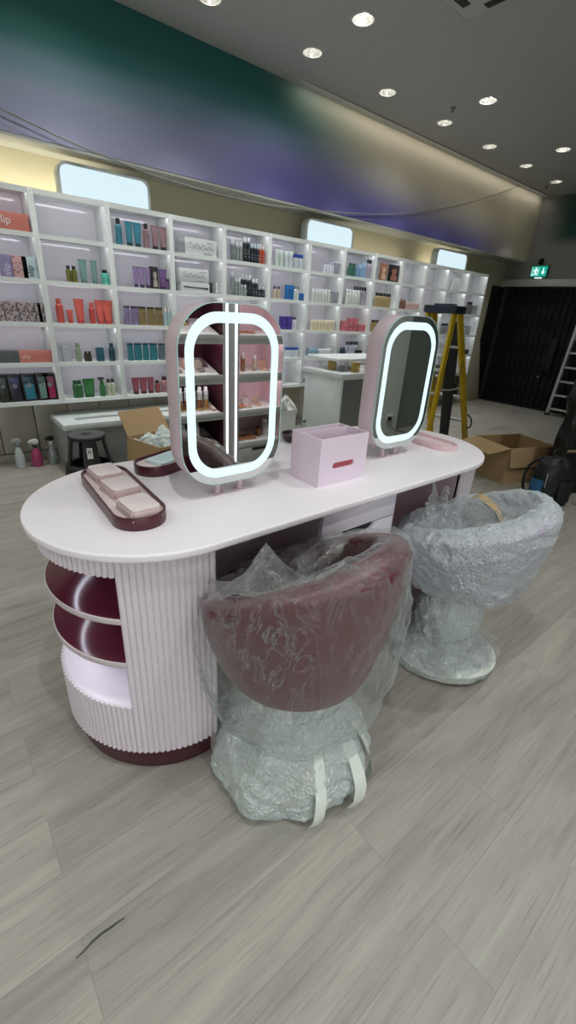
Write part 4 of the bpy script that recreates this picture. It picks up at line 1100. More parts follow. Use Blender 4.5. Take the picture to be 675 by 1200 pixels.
tray('cosmetics_tray', 'oval pale pink tray at the far end of the island', (2.035, 1.30, .9), PI / 2 - .05, .22, .072, .026, M_ptray, mat('pink_tray_floor', 'e6cfd2', .3), rim=.013, lip=.012)
t = thing('bowl', 'small dark plum bowl beside the pink organiser box', 'bowl', (1.405, 1.655, .9))
MB().lathe([(.028, 0), (.045, .004), (.058, .022), (.062, .04), (.058, .04), (.053, .022), (.04, .01), (.0, .008)], n=36, cap1=False).build('body', mat('plum_ceramic', '2c1a20', .25), t)
MB().lathe([(.0612, .0395), (.0625, .0415), (.0585, .0415)], n=36, cap0=False, cap1=False).build('rim', mat('pale_bowl_rim', '8f7f82', .3), t)

# ------------------------------------------------------------------ wrapped barrel chairs
M_vel = mat('plum_leather', '5a1c29', .42, var=.08, bump=.12, bscale=30)
M_vel2 = mat('mauve_grey_leather', 'a79fae', .4, var=.08, bump=.12, bscale=30)
M_metal = mat('brushed_gold_metal', 'a98e62', .3, 1.)
RISE = .285
def rim_h(p):
    b = (1 + math.cos(p)) / 2           # p = 0 at the middle of the backrest
    return .68 + RISE * b
def out_r(t): return .238 + .064 * math.sin(min(1, t) * PI / 2) ** .8
def chair(name, label, loc, rz, m):
    """local: backrest towards -y, seat opening towards +y"""
    t = thing(name, label, 'chair', loc, rz, 'wrapped barrel chairs at the island')
    ZS = .478
    def surf(i, j):
        a = -PI / 2 + 2 * PI * i; p = a + PI / 2
        h = rim_h(p)
        if j <= .5:                                   # outer shell
            u = j / .5; z = ZS + (h - .03 - ZS) * u; r = out_r(u)
        elif j <= .72:                                # rolled rim
            u = (j - .5) / .22; c = .258; r = c + .042 * math.cos(u * PI); z = h - .03 + .03 * math.sin(u * PI)
        else:                                         # inner shell down to the seat
            u = (j - .72) / .28; z = h - .03 + (.50 - h + .03) * u; r = .216 - .012 * u
        return (r * math.cos(a), r * math.sin(a), z)
    MB().grid(surf, 72, 44, closeu=True).build('shell', m, t, ang=80)
    s = MB(); s.lathe([(.0, ZS - .012), (.12, ZS - .01), (.21, ZS - .007), (.238, ZS)], n=48, cap0=False, cap1=False); s.build('shell_base', m, t)
    s = MB(); s.lathe([(.0, .45), (.19, .45), (.205, .48), (.205, .53), (.18, .55), (0, .555)], n=48, cap0=False, cap1=False); s.build('seat_cushion', m, t)
    # seam piping under the rolled rim
    pts = []
    for k in range(73):
        a = -PI / 2 + 2 * PI * k / 72; pts.append((.301 * math.cos(a), .301 * math.sin(a), rim_h(a + PI / 2) - .032))
    MB().tube(pts, .0035, 6).build('piping', m, t)
    MB().lathe([(.035, .02), (.035, ZS)], n=24).build('column', M_metal, t)
    MB().lathe([(.21, 0), (.215, .004), (.21, .016), (.05, .03), (.035, .04)], n=48).build('base_plate', M_metal, t)
    return t
def nz(p, s=1., k=1.): return noise.noise(Vector(p) * s) * k
def crump(v, amp, seed=0.):
    v = Vector(v); o = Vector((seed, seed * .7, 0))
    q = v + o
    d = noise.noise_vector(q * 8) * amp * .9 + noise.noise_vector(q * 24) * amp * .4
    # sharp folds: ridged noise pushed along a slowly turning direction
    n1 = 1 - abs(noise.noise(q * 11)) * 3.2; n2 = 1 - abs(noise.noise((q + Vector((3, 1, 2))) * 21)) * 3
    e = noise.noise_vector(q * 3); e = e.normalized() if e.length > 1e-4 else Vector((0, 0, 1))
    d += e * (max(0, n1) ** 2 * amp * .9 + max(0, n2) ** 2 * amp * .5)
    return v + d
F_bag = film('milky_plastic_bag', base=.03, tint='f4fefc', rough=.1, fres=.42, streak=.2, sscale=(7, 7, 3.), bump=.75, gloss=.085)
F_clear = film('crackly_clear_film', base=.1, tint='fcffff', rough=.11, fres=.6, streak=.35, sscale=(12, 12, 8), bump=.8, gloss=.16)
F_bub = film('bubble_wrap', base=.7, tint='f4fffc', rough=.15, fres=.3, streak=.25, sscale=(10, 10, 6), bubble=95, bump=.48, gloss=.13)
F_wrap = film('layered_stretch_film', base=.45, tint='f2fbff', rough=.13, fres=.4, streak=.4, sscale=(10, 10, 4), bubble=80, bump=.5, gloss=.14)
M_tape = mat('white_packing_tape', 'd9dfd6', .35)
M_btape = mat('brown_packing_tape', 'b59a70', .3)

# --- nearer chair: plum shell under a loose bag, base in bubble wrap
c1 = chair('barrel_chair', 'plum barrel chair in a loose clear plastic bag at the near knee space', (.762, .82, 0), .17, M_vel)
def bag1(i, j):
    a = -PI / 2 + 2 * PI * i; p = a + PI / 2; h = rim_h(p)
    K = [(.19, h - .09), (.213, h - .002), (.258, h + .016), (.304, h - .006), (.315, h - .08), (.322, max(.58, h - .2)), (.318, .48), (.295, .36), (.262, .26), (.232, .2)]
    u = j * (len(K) - 1); k = min(int(u), len(K) - 2); f = u - k
    r = K[k][0] * (1 - f) + K[k + 1][0] * f; z = K[k][1] * (1 - f) + K[k + 1][1] * f
    if j > .5:
        q = (j - .5) / .5
        r += q * .03 * math.cos(a - .1) + q * .016 * math.sin(5 * a + 1)
        z += -.06 * q * max(0, math.cos(a + .2))
        r *= 1 - .12 * q * max(0, math.cos(a + 2.4))
    v = Vector((r * math.cos(a), r * math.sin(a), z))
    return crump(v, .014 if j > .5 else .009, 3)
MB().grid(bag1, 230, 110, closeu=True).build('plastic_bag', F_bag, c1, ang=50)
# gathered bag mouth standing up over the left arm
def tent(i, j):
    a = PI * .40 + PI * 1.0 * i
    p = a + PI / 2
    h = rim_h(p)
    base = Vector((.27 * math.cos(a), .27 * math.sin(a), h + .012))
    apex = Vector((-.13, .03, .93))
    q = j
    v = base.lerp(apex, q)
    v.z -= .09 * math.sin(q * PI) * (.6 + .5 * math.sin(i * 9))
    v.z += .02 * math.sin(i * 23) * (1 - q)
    return crump(v, .02 * (1 - q * .6), 11)
MB().grid(tent, 100, 50).build('bag_mouth', F_clear, c1, ang=50)
def sheet(i, j):
    a = -.1 + 1.7 * i; h = rim_h(a + PI / 2)
    b0 = Vector((.27 * math.cos(a), .27 * math.sin(a), h + .016)); b1 = Vector((-.02 + .05 * i, .02, .68 + .05 * math.sin(i * 7)))
    v = b0.lerp(b1, j); v.z += .03 * math.sin(j * PI) * math.sin(i * 15)
    return crump(v, .018, 17)
MB().grid(sheet, 90, 50).build('bag_fold', F_clear, c1, ang=50)
def basewrap(i, j):
    a = 2 * PI * i
    K = [(.25, .0), (.278, .03), (.288, .08), (.275, .14), (.245, .2), (.2, .26), (.16, .32), (.15, .38)]
    u = j * (len(K) - 1); k = min(int(u), len(K) - 2); f = u - k
    r = K[k][0] * (1 - f) + K[k + 1][0] * f; z = K[k][1] * (1 - f) + K[k + 1][1] * f
    r *= 1 + .05 * math.sin(4 * a + .8) + .035 * math.sin(9 * a + 2)
    v = Vector((r * math.cos(a), r * math.sin(a), z))
    v = crump(v, .016, 23); v.z = max(.001, v.z); return v
MB().lathe([(.12, .05), (.14, .2), (.15, .33), (.14, .425)], n=40, cap0=False, cap1=False).build('milky_filler', mat('milky_filler_white', 'dfe3e2', .7), c1)  # added white sleeve, imitates the lit milky look of layered bag
bw = MB().grid(basewrap, 200, 80, closeu=True).build('bubble_wrap', F_bub, c1, ang=60)
for a_ in (-2.12, -1.62, -1.2):
    def strip(i, j, a_=a_):
        a = a_ + (.06 + .02 * j) * (i - .5) * 2 + .12 * j
        K = [(.287, .012), (.302, .06), (.292, .12), (.252, .19), (.21, .24)]
        u = j * (len(K) - 1); k = min(int(u), len(K) - 2); f = u - k
        r = (K[k][0] * (1 - f) + K[k + 1][0] * f + .004) * (1 + .05 * math.sin(4 * a + .8) + .035 * math.sin(9 * a + 2)); z = K[k][1] * (1 - f) + K[k + 1][1] * f
        return (r * math.cos(a), r * math.sin(a), z)
    MB().grid(strip, 5, 12).build('tape', M_tape, bw, ang=60)

# --- farther chair: turned, wrapped tight in film and bubble wrap
RISE = .215
c2 = chair('barrel_chair', 'barrel chair tightly wrapped in bubble wrap and film at the far knee space', (1.71, .79, 0), .33, M_vel2)
c2.scale = (1, 1, .965)
def wrap2(i, j):
    a = -PI / 2 + 2 * PI * i; p = a + PI / 2; h = rim_h(p)
    K = [(.0, h * .3 + .46), (.1, h * .4 + .40), (.18, h * .8 + .13), (.225, h + .02), (.272, h + .018), (.308, h - .02), (.316, h - .1), (.300, (h + .47) / 2), (.25, .475), (.2, .455), (.13, .43)]
    u = j * (len(K) - 1); k = min(int(u), len(K) - 2); f = u - k
    r = K[k][0] * (1 - f) + K[k + 1][0] * f; z = K[k][1] * (1 - f) + K[k + 1][1] * f
    v = Vector((r * math.cos(a), r * math.sin(a), z))
    return crump(v, .013, 31)
MB().grid(wrap2, 230, 120, closeu=True).build('plastic_wrap', F_wrap, c2, ang=60)
MB().lathe([(.09, .05), (.1, .2), (.105, .33), (.1, .44)], n=40, cap0=False, cap1=False).build('milky_filler', MATS['milky_filler_white'], c2)  # same added white filler, whitens the wrap from inside
def colwrap(i, j):
    a = 2 * PI * i
    K = [(.16, .06), (.145, .1), (.13, .16), (.137, .22), (.14, .28), (.135, .36), (.14, .45)]
    u = j * (len(K) - 1); k = min(int(u), len(K) - 2); f = u - k
    r = K[k][0] * (1 - f) + K[k + 1][0] * f; z = K[k][1] * (1 - f) + K[k + 1][1] * f
    return crump((r * math.cos(a), r * math.sin(a), z), .016, 41)
MB().grid(colwrap, 150, 60, closeu=True).build('column_wrap', F_bub, c2, ang=60)
def base2(i, j):
    a = 2 * PI * i
    K = [(.225, .0), (.24, .02), (.242, .05), (.225, .085), (.18, .11), (.12, .12)]
    u = j * (len(K) - 1); k = min(int(u), len(K) - 2); f = u - k
    r = (K[k][0] * (1 - f) + K[k + 1][0] * f) * (1 + .03 * math.sin(3 * a)); z = K[k][1] * (1 - f) + K[k + 1][1] * f
    v = crump((r * math.cos(a), r * math.sin(a), z), .011, 51); v.z = max(.001, v.z); return v
b2 = MB().grid(base2, 170, 50, closeu=True).build('base_wrap', F_bub, c2, ang=60)
def skirt(i, j):
    a = 2 * PI * i
    r = .125 + .125 * j + .02 * math.sin(6 * a); z = .19 - .075 * j + .03 * math.sin(5 * a + 2) * j
    return crump((r * math.cos(a), r * math.sin(a), z), .022, 61)
MB().grid(skirt, 160, 28, closeu=True).build('film_skirt', F_clear, c2, ang=60)
def band2(i, j):
    a = -2.6 + 2.2 * i; r = .243 * (1 + .03 * math.sin(3 * a)); 
    return (r * math.cos(a) * (1 - .1 * j), r * math.sin(a) * (1 - .1 * j), .062 + .022 * j)
MB().grid(band2, 24, 3).build('tape', M_tape, b2, ang=60)
# torn film standing up over the seat, with a strip of brown tape across it
RI = Matrix.Rotation(-.33, 3, 'Z')
def lump(i, j):
    a = 2 * PI * i; r = .17 * math.cos(j * PI / 2) + .02 * math.sin(5 * a) * (1 - j); z = .68 + .15 * math.sin(j * PI / 2)
    return crump(RI @ Vector((.05 + r * math.cos(a), .02 + r * math.sin(a) * .9, z)), .022, 71)
lp = MB().grid(lump, 110, 40, closeu=True).build('crumpled_film', F_clear, c2, ang=60)
def bt(i, j):
    q = (i - .45) * 1.25
    return RI @ Vector((.12 - .07 * i + .035 * (j - .5) * 2, .09 - .19 * i + .012 * (j - .5) * 2, .835 - .045 * q * q * 3 + .006 * math.sin(i * 9)))
MB().grid(bt, 16, 4).build('brown_tape', M_btape, lp, ang=60)
def tuft(i, j):
    a = 2.3 + 1.1 * i; h = .70
    v = Vector((.24 * math.cos(a), .24 * math.sin(a), h)).lerp(Vector((-.13 + .1 * i, .12, .86 + .03 * math.sin(9 * i))), j)
    return crump(RI @ v, .03, 77)
MB().grid(tuft, 60, 40).build('film_tuft', F_clear, c2, ang=60)
# ------------------------------------------------------------------ things behind the island
M_card_b = mat('brown_corrugated_card', 'a98d66', .8, var=.06, nscale=4)
M_card_i = mat('brown_card_inside', 'a08560', .85, var=.06, nscale=4)
M_grey_wrap = mat('grey_wrapped_panel', '8b8f8d', .35, var=.06)
M_wht_wrap = mat('white_panel_under_film', 'e6eae7', .3, var=.05)
F_thin = film('thin_film_cover', base=.06, tint='f2f6f6', rough=.08, fres=.3, streak=.06, sscale=(5, 5, 3), bump=.3, gloss=.07)
def wavy_box(a, b, amp, seed, n=14):
    """box surface with slack creases, as of a film cover"""
    s = MB()
    ax, ay, az = a; bx, by, bz = b
    def q(f):
        s.grid(lambda i, j: crump(f(i, j), amp, seed), n, n)
    q(lambda i, j: (ax + (bx - ax) * i, ay, az + (bz - az) * j)); q(lambda i, j: (ax, ay + (by - ay) * i, az + (bz - az) * j))
    q(lambda i, j: (bx, ay + (by - ay) * i, az + (bz - az) * j)); q(lambda i, j: (ax + (bx - ax) * i, ay + (by - ay) * j, bz))
    return s
# long wrapped low cabinet along the wall
t = thing('low_cabinet', 'long low white-topped cabinet wrapped in film below the shelving', 'cabinet', (1.85, 4.5, 0))
MB().span((-.93, -.24, .02), (.93, .24, .40)).build('carcass', M_grey_wrap, t, bevel=.004)
MB().span((-.95, -.26, .40), (.95, .27, .455)).build('top', M_wht_wrap, t, bevel=.004)
MB().span((-.80, -.1, .4552), (.95, -.02, .458)).build('groove', mat('grey_groove', '767a78', .5), t)
MB().span((-.9, -.22, 0), (.9, .22, .02)).build('plinth', M_dkgrey, t)
wavy_box((-.96, -.27, .01), (.96, .28, .462), .006, 3).build('film_cover', F_thin, t, ang=60)
# black step stool
M_blk = mat('black_plastic', '1b1c1d', .5, var=.1)
t = thing('step_stool', 'round black plastic step stool with a white sticker beside the island', 'stool', (1.0, 3.93, 0))
s = MB(); s.lathe([(.1, .405), (.145, .405), (.15, .41), (.15, .43), (.143, .438), (.0, .438)], n=40, cap1=False); s.build('top_step', M_blk, t)
s = MB()
for r in (.05, .075, .1, .125): s.lathe([(r, .438), (r, .4405), (r + .012, .4405), (r + .012, .438)], n=40, cap0=False, cap1=False)
s.build('tread_rings', mat('worn_grey_tread', '6f706e', .6), t)
def quarter(a0):
    s = MB(); R = []
    for j in range(6):
        u = j / 5; z = .19 + .22 * u; r = .178 - .04 * u
        R.append([Vector(((r - dr) * math.cos(a), (r - dr) * math.sin(a), z)) for a, dr in ((a0 - .4, 0), (a0, -.003), (a0 + .4, 0), (a0 + .4, .014), (a0 - .4, .014))])
    return s.rings(R)
for k in range(4): quarter(-PI / 2 - .15 + k * PI / 2).build('upright', M_blk, t)
s = MB(); s.lathe([(.15, .19), (.19, .19), (.2, .18), (.215, .06), (.222, .02), (.215, .0), (.2, .0), (.2, .06), (.18, .165), (.15, .17)], n=44, cap0=False, cap1=False); s.build('base', M_blk, t)
MB().lathe([(.2185, .045), (.2215, .045), (.219, .07), (.216, .07)], n=44, cap0=False, cap1=False).build('rubber_band', mat('grey_rubber', 'a5a8a8', .5), t)
s = MB(); s.box((0, 0, 0), (.045, .003, .09)); o = s.build('sticker', mat('white_sticker', 'd8d9d6', .5), t); o.location = (-.034, -.163, .315); o.rotation_euler = (-.18, 0, -.15)
s = MB()
for k in range(7): s.box((-.012 + .004 * k, 0, .012), (.002, .001, .03))
o2 = s.build('barcode', M_blk, o); o2.location = (0, -.002, 0)
# carton with bubble wrap
def open_box(t, w, d, h, m, mi):
    th = .006
    s = MB(); s.span((-w / 2, -d / 2, 0), (w / 2, -d / 2 + th, h)).span((-w / 2, d / 2 - th, 0), (w / 2, d / 2, h)).span((-w / 2, -d / 2 + th, 0), (-w / 2 + th, d / 2 - th, h)).span((w / 2 - th, -d / 2 + th, 0), (w / 2, d / 2 - th, h)).span((-w / 2 + th, -d / 2 + th, 0), (w / 2 - th, d / 2 - th, th))
    s.build('carton_body', m, t)
def flap(t, p, q, outdir, L_, down, m):
    """flap hinged on edge p-q, leaning out by 'down' radians from vertical"""
    p, q = Vector(p), Vector(q); n = Vector(outdir)
    v = n * math.sin(down) * L_ + Vector((0, 0, math.cos(down) * L_))
    e = (q - p).normalized() * .012
    nn = (q - p).cross(v).normalized() * .005
    s = MB(); s.rings([[p, q, q + v - e, p + v + e], [p + nn, q + nn, q + v - e + nn, p + v + e + nn]]); s.build('flap', m, t)
t = thing('open_carton', 'open brown carton filled with bubble wrap behind the near mirror', 'carton', (1.595, 3.66, 0), .24)
open_box(t, .46, .46, .40, M_card_b, M_card_i)
flap(t, (-.23, .23, .40), (.23, .23, .40), (0, 1, 0), .24, .62, M_card_i)
flap(t, (-.23, -.23, .40), (-.23, .23, .40), (-1, 0, 0), .2, 3.0, M_card_b)
flap(t, (.23, -.23, .40), (.23, .23, .40), (1, 0, 0), .2, .9, M_card_b)
flap(t, (-.23, -.23, .40), (.23, -.23, .40), (0, -1, 0), .2, 3.0, M_card_b)
tc_ = thing('bubble_wrap_filling', 'crumpled bubble wrap heaped in the open carton behind the near mirror', 'packaging', (1.595, 3.66, .3), .24)
def heap(i, j):
    x = -.205 + .41 * i; y = -.205 + .41 * j
    e = min(i, 1 - i, j, 1 - j) * 4
    z = .04 + .10 * min(1, e) + .09 * noise.noise(Vector((x * 9, y * 9, 4)))
    return crump((x, y, z), .03, 81)
MB().grid(heap, 46, 46).build('bubble_wrap', F_bub, tc_, ang=50)
# inner paper under the film so that it reads as a full heap
def heap2(i, j):
    v = Vector(heap(i, j)); v.z -= .05; return v * .97
MB().grid(heap2, 16, 16).build('packing_paper', mat('white_packing_paper', 'c9cdca', .7), tc_)

# spray bottles on the floor by the wall
def sprayer(name, lab, loc, prof, mb, mh, hz, rz, extra=None):
    t = thing(name, lab, 'spray bottle', loc, rz, 'spray bottles on the floor by the wall')
    MB().lathe(prof, n=24).build('body', mb, t)
    z = hz
    MB().lathe([(.017, z), (.018, z + .03), (.012, z + .034)], n=16).build('collar', mh[1], t)
    s = MB()
    s.prism([(-.055, z + .058), (-.03, z + .078), (.01, z + .085), (.034, z + .07), (.04, z + .046), (.012, z + .03), (-.012, z + .03), (-.016, z + .05), (-.05, z + .05)], -.012, .012, axis='y')
    s.build('trigger_head', mh[0], t, bevel=.003)
    MB().tube([(-.022, 0, z + .05), (-.04, 0, z + .03), (-.034, 0, z + .0)], .004, 6).build('trigger', mh[0], t)
    return t
M_cl = film('clear_bottle_plastic', base=.22, tint='d3dde0', rough=.1, streak=.05, bump=.02, diffuse=.6)
sprayer('spray_bottle', 'clear whitish spray bottle, leftmost on the floor by the wall', (.56, 4.63, 0), [(.036, 0), (.04, .005), (.04, .11), (.028, .17), (.015, .2)], mat('cloudy_white_plastic', 'aeb6b6', .3), (mat('grey_trigger', '969b9b', .4), mat('grey_collar', '7d8383', .4)), .2, .1)
sprayer('spray_bottle', 'pink spray bottle with white trigger on the floor by the wall', (.70, 4.62, 0), [(.04, 0), (.046, .006), (.047, .10), (.04, .14), (.02, .165), (.015, .18)], mat('magenta_liquid', '9a3a62', .3), (mat('white_trigger', 'd4d6d4', .35), mat('navy_collar', '2a3242', .4)), .18, .1)
tb = sprayer('spray_bottle', 'clear spray bottle with black trigger, rightmost on the floor by the wall', (.835, 4.60, 0), [(.042, 0), (.046, .006), (.044, .07), (.022, .16), (.014, .2)], M_cl, (M_blk, mat('pale_collar', 'b7bbb4', .4)), .2, .3)
MB().lathe([(.03, .004), (.036, .01), (.034, .05), (.0, .055)], n=16, cap1=False).build('liquid', mat('green_liquid', '4f7a52', .2), tb)

# white box with towel
t = thing('white_cabinet', 'low white cabinet behind the organiser box with a cloth on it', 'cabinet', (2.60, 3.60, 0))
MB().span((-.27, -.24, .02), (.27, .24, .57)).build('carcass', M_wht_wrap, t, bevel=.003)
MB().span((-.28, -.25, .57), (.28, .25, .60)).build('top', M_white, t, bevel=.003)
MB().span((-.26, -.23, 0), (.26, .23, .02)).build('plinth', M_dkgrey, t)
t = thing('cloth', 'crumpled white cloth lying on the low white cabinet', 'cloth', (2.76, 3.44, .601))
def cl(i, j):
    x = -.10 + .22 * i; y = -.1 + .22 * j
    e = min(i, 1 - i, j, 1 - j) * 5
    z = min(1, e) * (.07 + .05 * math.sin(i * 7 + j * 3)) + .004
    v = crump((x, y, z), .022, 91); v.z = max(v.z, .003); return v
s = MB(); s.grid(cl, 40, 40); tag(t, t['label'], 'cloth')
s.build('fabric', mat('white_towelling', 'c9cac6', .9, bump=.3, bscale=120), t)

# tall wrapped cabinet
t = thing('wrapped_cabinet', 'tall white cabinet wrapped in clear film between the two mirrors', 'cabinet', (3.86, 3.62, 0))
MB().span((-.50, -.37, .03), (.50, .20, .90)).build('carcass', mat('white_cabinet_side', 'f0f3f1', .35, var=.05), t, bevel=.004)
MB().span((-.47, -.376, .05), (.47, -.37, .88)).build('front_panel', mat('dark_grey_front', '6a6f6e', .25), t)
MB().span((-.53, -.40, .90), (.53, .22, .945)).build('worktop', M_white, t, bevel=.004)
wavy_box((-.535, -.41, .0), (.535, .23, .955), .012, 7, 20).build('film_cover', F_thin, t, ang=60)
t2 = thing('wrapped_board', 'white board wrapped in film lying on boxes on the tall cabinet', 'board', (3.90, 3.66, 1.05))
MB().span((-.50, -.30, .0), (.45, .2, .024)).build('board', M_white, t2, bevel=.003)
wavy_box((-.51, -.31, -.006), (.46, .21, .03), .006, 9, 16).build('film_cover', F_thin, t2, ang=60)
for k, (x, lab) in enumerate(((3.47, 'amber box under the wrapped board, nearer the left edge of the cabinet'), (3.60, 'amber box under the wrapped board, nearer the cabinet front'))):
    t3 = thing('amber_box', lab, 'box', (x, (3.52, 3.30)[k], .947), 0, 'amber boxes on the tall cabinet')
    MB().span((-.035, -.03, 0), (.035, .03, .098)).build('carton', mat('amber_box', '9c8338', .4), t3, bevel=.002)
    MB().span((-.025, -.0308, .03), (.025, -.03, .07)).build('print', mat('amber_print', 'c9b776', .4), t3)
t3 = thing('crumpled_paper', 'crumpled white paper with orange print on the tall wrapped cabinet', 'paper', (3.78, 3.34, .948))
def cp(i, j):
    x = -.13 + .30 * i; y = -.06 + .2 * j; e = min(i, 1 - i, j, 1 - j) * 5
    v = crump((x, y, .01 + min(1, e) * .055), .026, 101); v.z = max(.002, min(.095, v.z)); return v
MB().grid(cp, 30, 24).build('paper', mat('white_paper', 'd5d5cc', .6), t3, ang=20)
MB().box((.02, -.02, .085), (.07, .012, .006)).build('print', mat('orange_print', 'b4673a', .6), t3)
t3 = thing('clear_packet', 'clear plastic packet between the amber boxes on the tall cabinet', 'packet', (3.54, 3.41, .947))
wavy_box((-.04, -.05, 0), (.05, .05, .085), .014, 13, 10).build('packet', F_clear, t3, ang=60)
MB().span((-.03, -.03, .002), (.035, .03, .05)).build('contents', mat('grey_contents', '8e9192', .4), t3, bevel=.004)
# water bottle by the cabinet
t = thing('water_bottle', 'small clear green plastic bottle beside the tall wrapped cabinet', 'bottle', (3.22, 3.62, .0))
F_wb = film('green_bottle_plastic', base=.3, tint='9fc4b8', rough=.1, streak=.1, bump=.1, diffuse=.6)
MB().lathe([(.045, 0), (.05, .01), (.05, .2), (.048, .26), (.03, .33), (.018, .37), (.018, .39)], n=24).build('body', F_wb, t)
MB().lathe([(.02, .385), (.02, .405), (.018, .408)], n=16).build('cap', hmat('39665c'), t)
MB().lathe([(.0505, .12), (.0505, .2)], n=24, cap0=False, cap1=False).build('label', hmat('cfd8d2'), t)

# ------------------------------------------------------------------ yellow step ladder
M_yel = mat('yellow_fibreglass', 'c9a71c', .45, var=.05)
M_alu = mat('ladder_aluminium', 'c6caca', .4, .25)
M_navy = mat('navy_ladder_cap', '1c2838', .5)
t = thing('step_ladder', 'yellow step ladder with navy top cap standing before the shelving', 'ladder', (5.1, 3.19, 0))
FB = {-1: (Vector((5.56, 2.94, 0)), Vector((4.93, 3.03, 1.60))), 1: (Vector((5.44, 3.42, 0)), Vector((4.93, 3.37, 1.60)))}
RB = {-1: (Vector((4.62, 2.94, 0)), Vector((4.83, 3.03, 1.60))), 1: (Vector((4.60, 3.44, 0)), Vector((4.83, 3.37, 1.60)))}
def channel(a, b, wx, wy):
    d = (b - a)
    R = [[a + Vector((u, v, 0)) for u, v in ((-wx, -wy), (wx, -wy), (wx, wy), (-wx, wy))], [b + Vector((u, v, 0)) for u, v in ((-wx, -wy), (wx, -wy), (wx, wy), (-wx, wy))]]
    return MB().rings(R)
for sgn in (-1, 1):
    r = channel(*FB[sgn], .05, .017).build('rail', M_yel, t, True, bevel=.003)
    f = FB[sgn][0]; MB().span((f.x - .05, f.y - .022, 0), (f.x + .045, f.y + .022, .05)).build('foot', M_blk, r, bevel=.004).location = (-5.1, -3.19, 0)
    r = channel(*RB[sgn], .036, .016).build('rear_leg', M_yel, t, True, bevel=.003)
    f = RB[sgn][0]; MB().span((f.x - .04, f.y - .02, 0), (f.x + .04, f.y + .02, .05)).build('foot', M_blk, r, bevel=.004).location = (-5.1, -3.19, 0)
for k in range(1, 5):
    z = .03 + k * .3; q = z / 1.60
    a = FB[-1][0].lerp(FB[-1][1], q); b = FB[1][0].lerp(FB[1][1], q)
    s = MB(); c = (a + b) / 2; ang_ = math.atan2(b.x - a.x, b.y - a.y)
    s.box(c, (.085, (b - a).length - .02, .008), rot=Matrix.Rotation(-ang_, 3, 'Z')); s.box(c + Vector((.04, 0, -.014)), (.006, (b - a).length - .02, .046), rot=Matrix.Rotation(-ang_, 3, 'Z')); s.box(c + Vector((-.04, 0, -.012)), (.006, (b - a).length - .02, .026), rot=Matrix.Rotation(-ang_, 3, 'Z'))
    s.build('tread', M_alu, t, True)
for z in (.25, .7, 1.15):
    q = z / 1.60; a = RB[-1][0].lerp(RB[-1][1], q); b = RB[1][0].lerp(RB[1][1], q)
    MB().tube([a, b], .011, 8).build('rear_bar', M_alu, t, True)
for sgn in (-1, 1):
    a = FB[sgn][0].lerp(FB[sgn][1], .47); b = RB[sgn][0].lerp(RB[sgn][1], .47)
    MB().tube([a, (a + b) / 2 + Vector((0, -.015 * sgn, -.02)), b], .008, 6).build('spreader', M_alu, t, True)
MB().prism(rrect(4.885, 3.2, .115, .215, .03, 5), 1.575, 1.655).build('top_cap', M_navy, t, True, bevel=.012)
MB().prism(rrect(4.885, 3.2, .07, .12, .03, 5), 1.655, 1.675).build('tool_tray', M_navy, t, True, bevel=.006)
s = MB(); s.box((5.42, 2.955, .93), (.012, .006, .25)); o = s.build('sticker', mat('grey_sticker', '6b6b5c', .5), t, True); o.location.x -= .3; o.location.y += .015
MB().tube(smooth_path([(5.44, 2.93, .40), (5.49, 2.91, .36), (5.52, 2.90, .29), (5.50, 2.90, .24), (5.46, 2.92, .23)]), .010, 8).build('strap', M_blk, t, True)
t = thing('black_board', 'tall narrow black board leaning inside the yellow step ladder', 'board', (5.16, 3.12, 0))
R = []
for z, hw, xo in ((0.0, .06, .14), (.5, .07, .05), (1.0, .075, -.05), (1.5, .065, -.14)):
    R.append([Vector((xo + u, v * hw, z)) for u, v in ((-.012, -1), (.012, -1), (.012, 1), (-.012, 1))])
MB().rings(R).build('board', mat('black_board_face', '141519', .5), t, bevel=.002)
MB().span((.12, -.09, 0), (.17, .09, .03)).build('foot', M_blk, t, bevel=.003)

# ------------------------------------------------------------------ aluminium ladder by the gate
t = thing('aluminium_ladder', 'silver aluminium ladder leaning before the black gate at right', 'ladder', (9.04, 3.0, 0))
def pt(v, z): return Vector((9.06 + .02 * z, v - .125 * z if False else v, z))
L0, L1 = Vector((9.02, 3.31, .0)), Vector((9.17, 3.27, 2.1))
Q0, Q1 = Vector((9.02, 2.80, .0)), Vector((9.17, 2.84, 2.1))
for a, b in ((L0, L1), (Q0, Q1)):
    r = channel(a, b, .04, .024).build('stile', M_alu, t, True, bevel=.003)
    MB().span((a.x - .05, a.y - .03, 0), (a.x + .04, a.y + .03, .045)).build('rubber_foot', M_blk, r, bevel=.004).location = (-9.04, -3.0, 0)
for k in range(8):
    q = (.12 + k * .245) / 2.1
    a, b = L0.lerp(L1, q), Q0.lerp(Q1, q)
    s = MB(); s.box((a + b) / 2, (.06, abs(a.y - b.y), .03)); s.build('rung', M_alu, t, True, bevel=.004)

# ------------------------------------------------------------------ open carton, backpack and black wrapped stack at right
t = thing('open_carton', 'open empty brown carton with folded flaps beside the blue pocketed backpack', 'carton', (4.79, 1.98, 0), -.34)
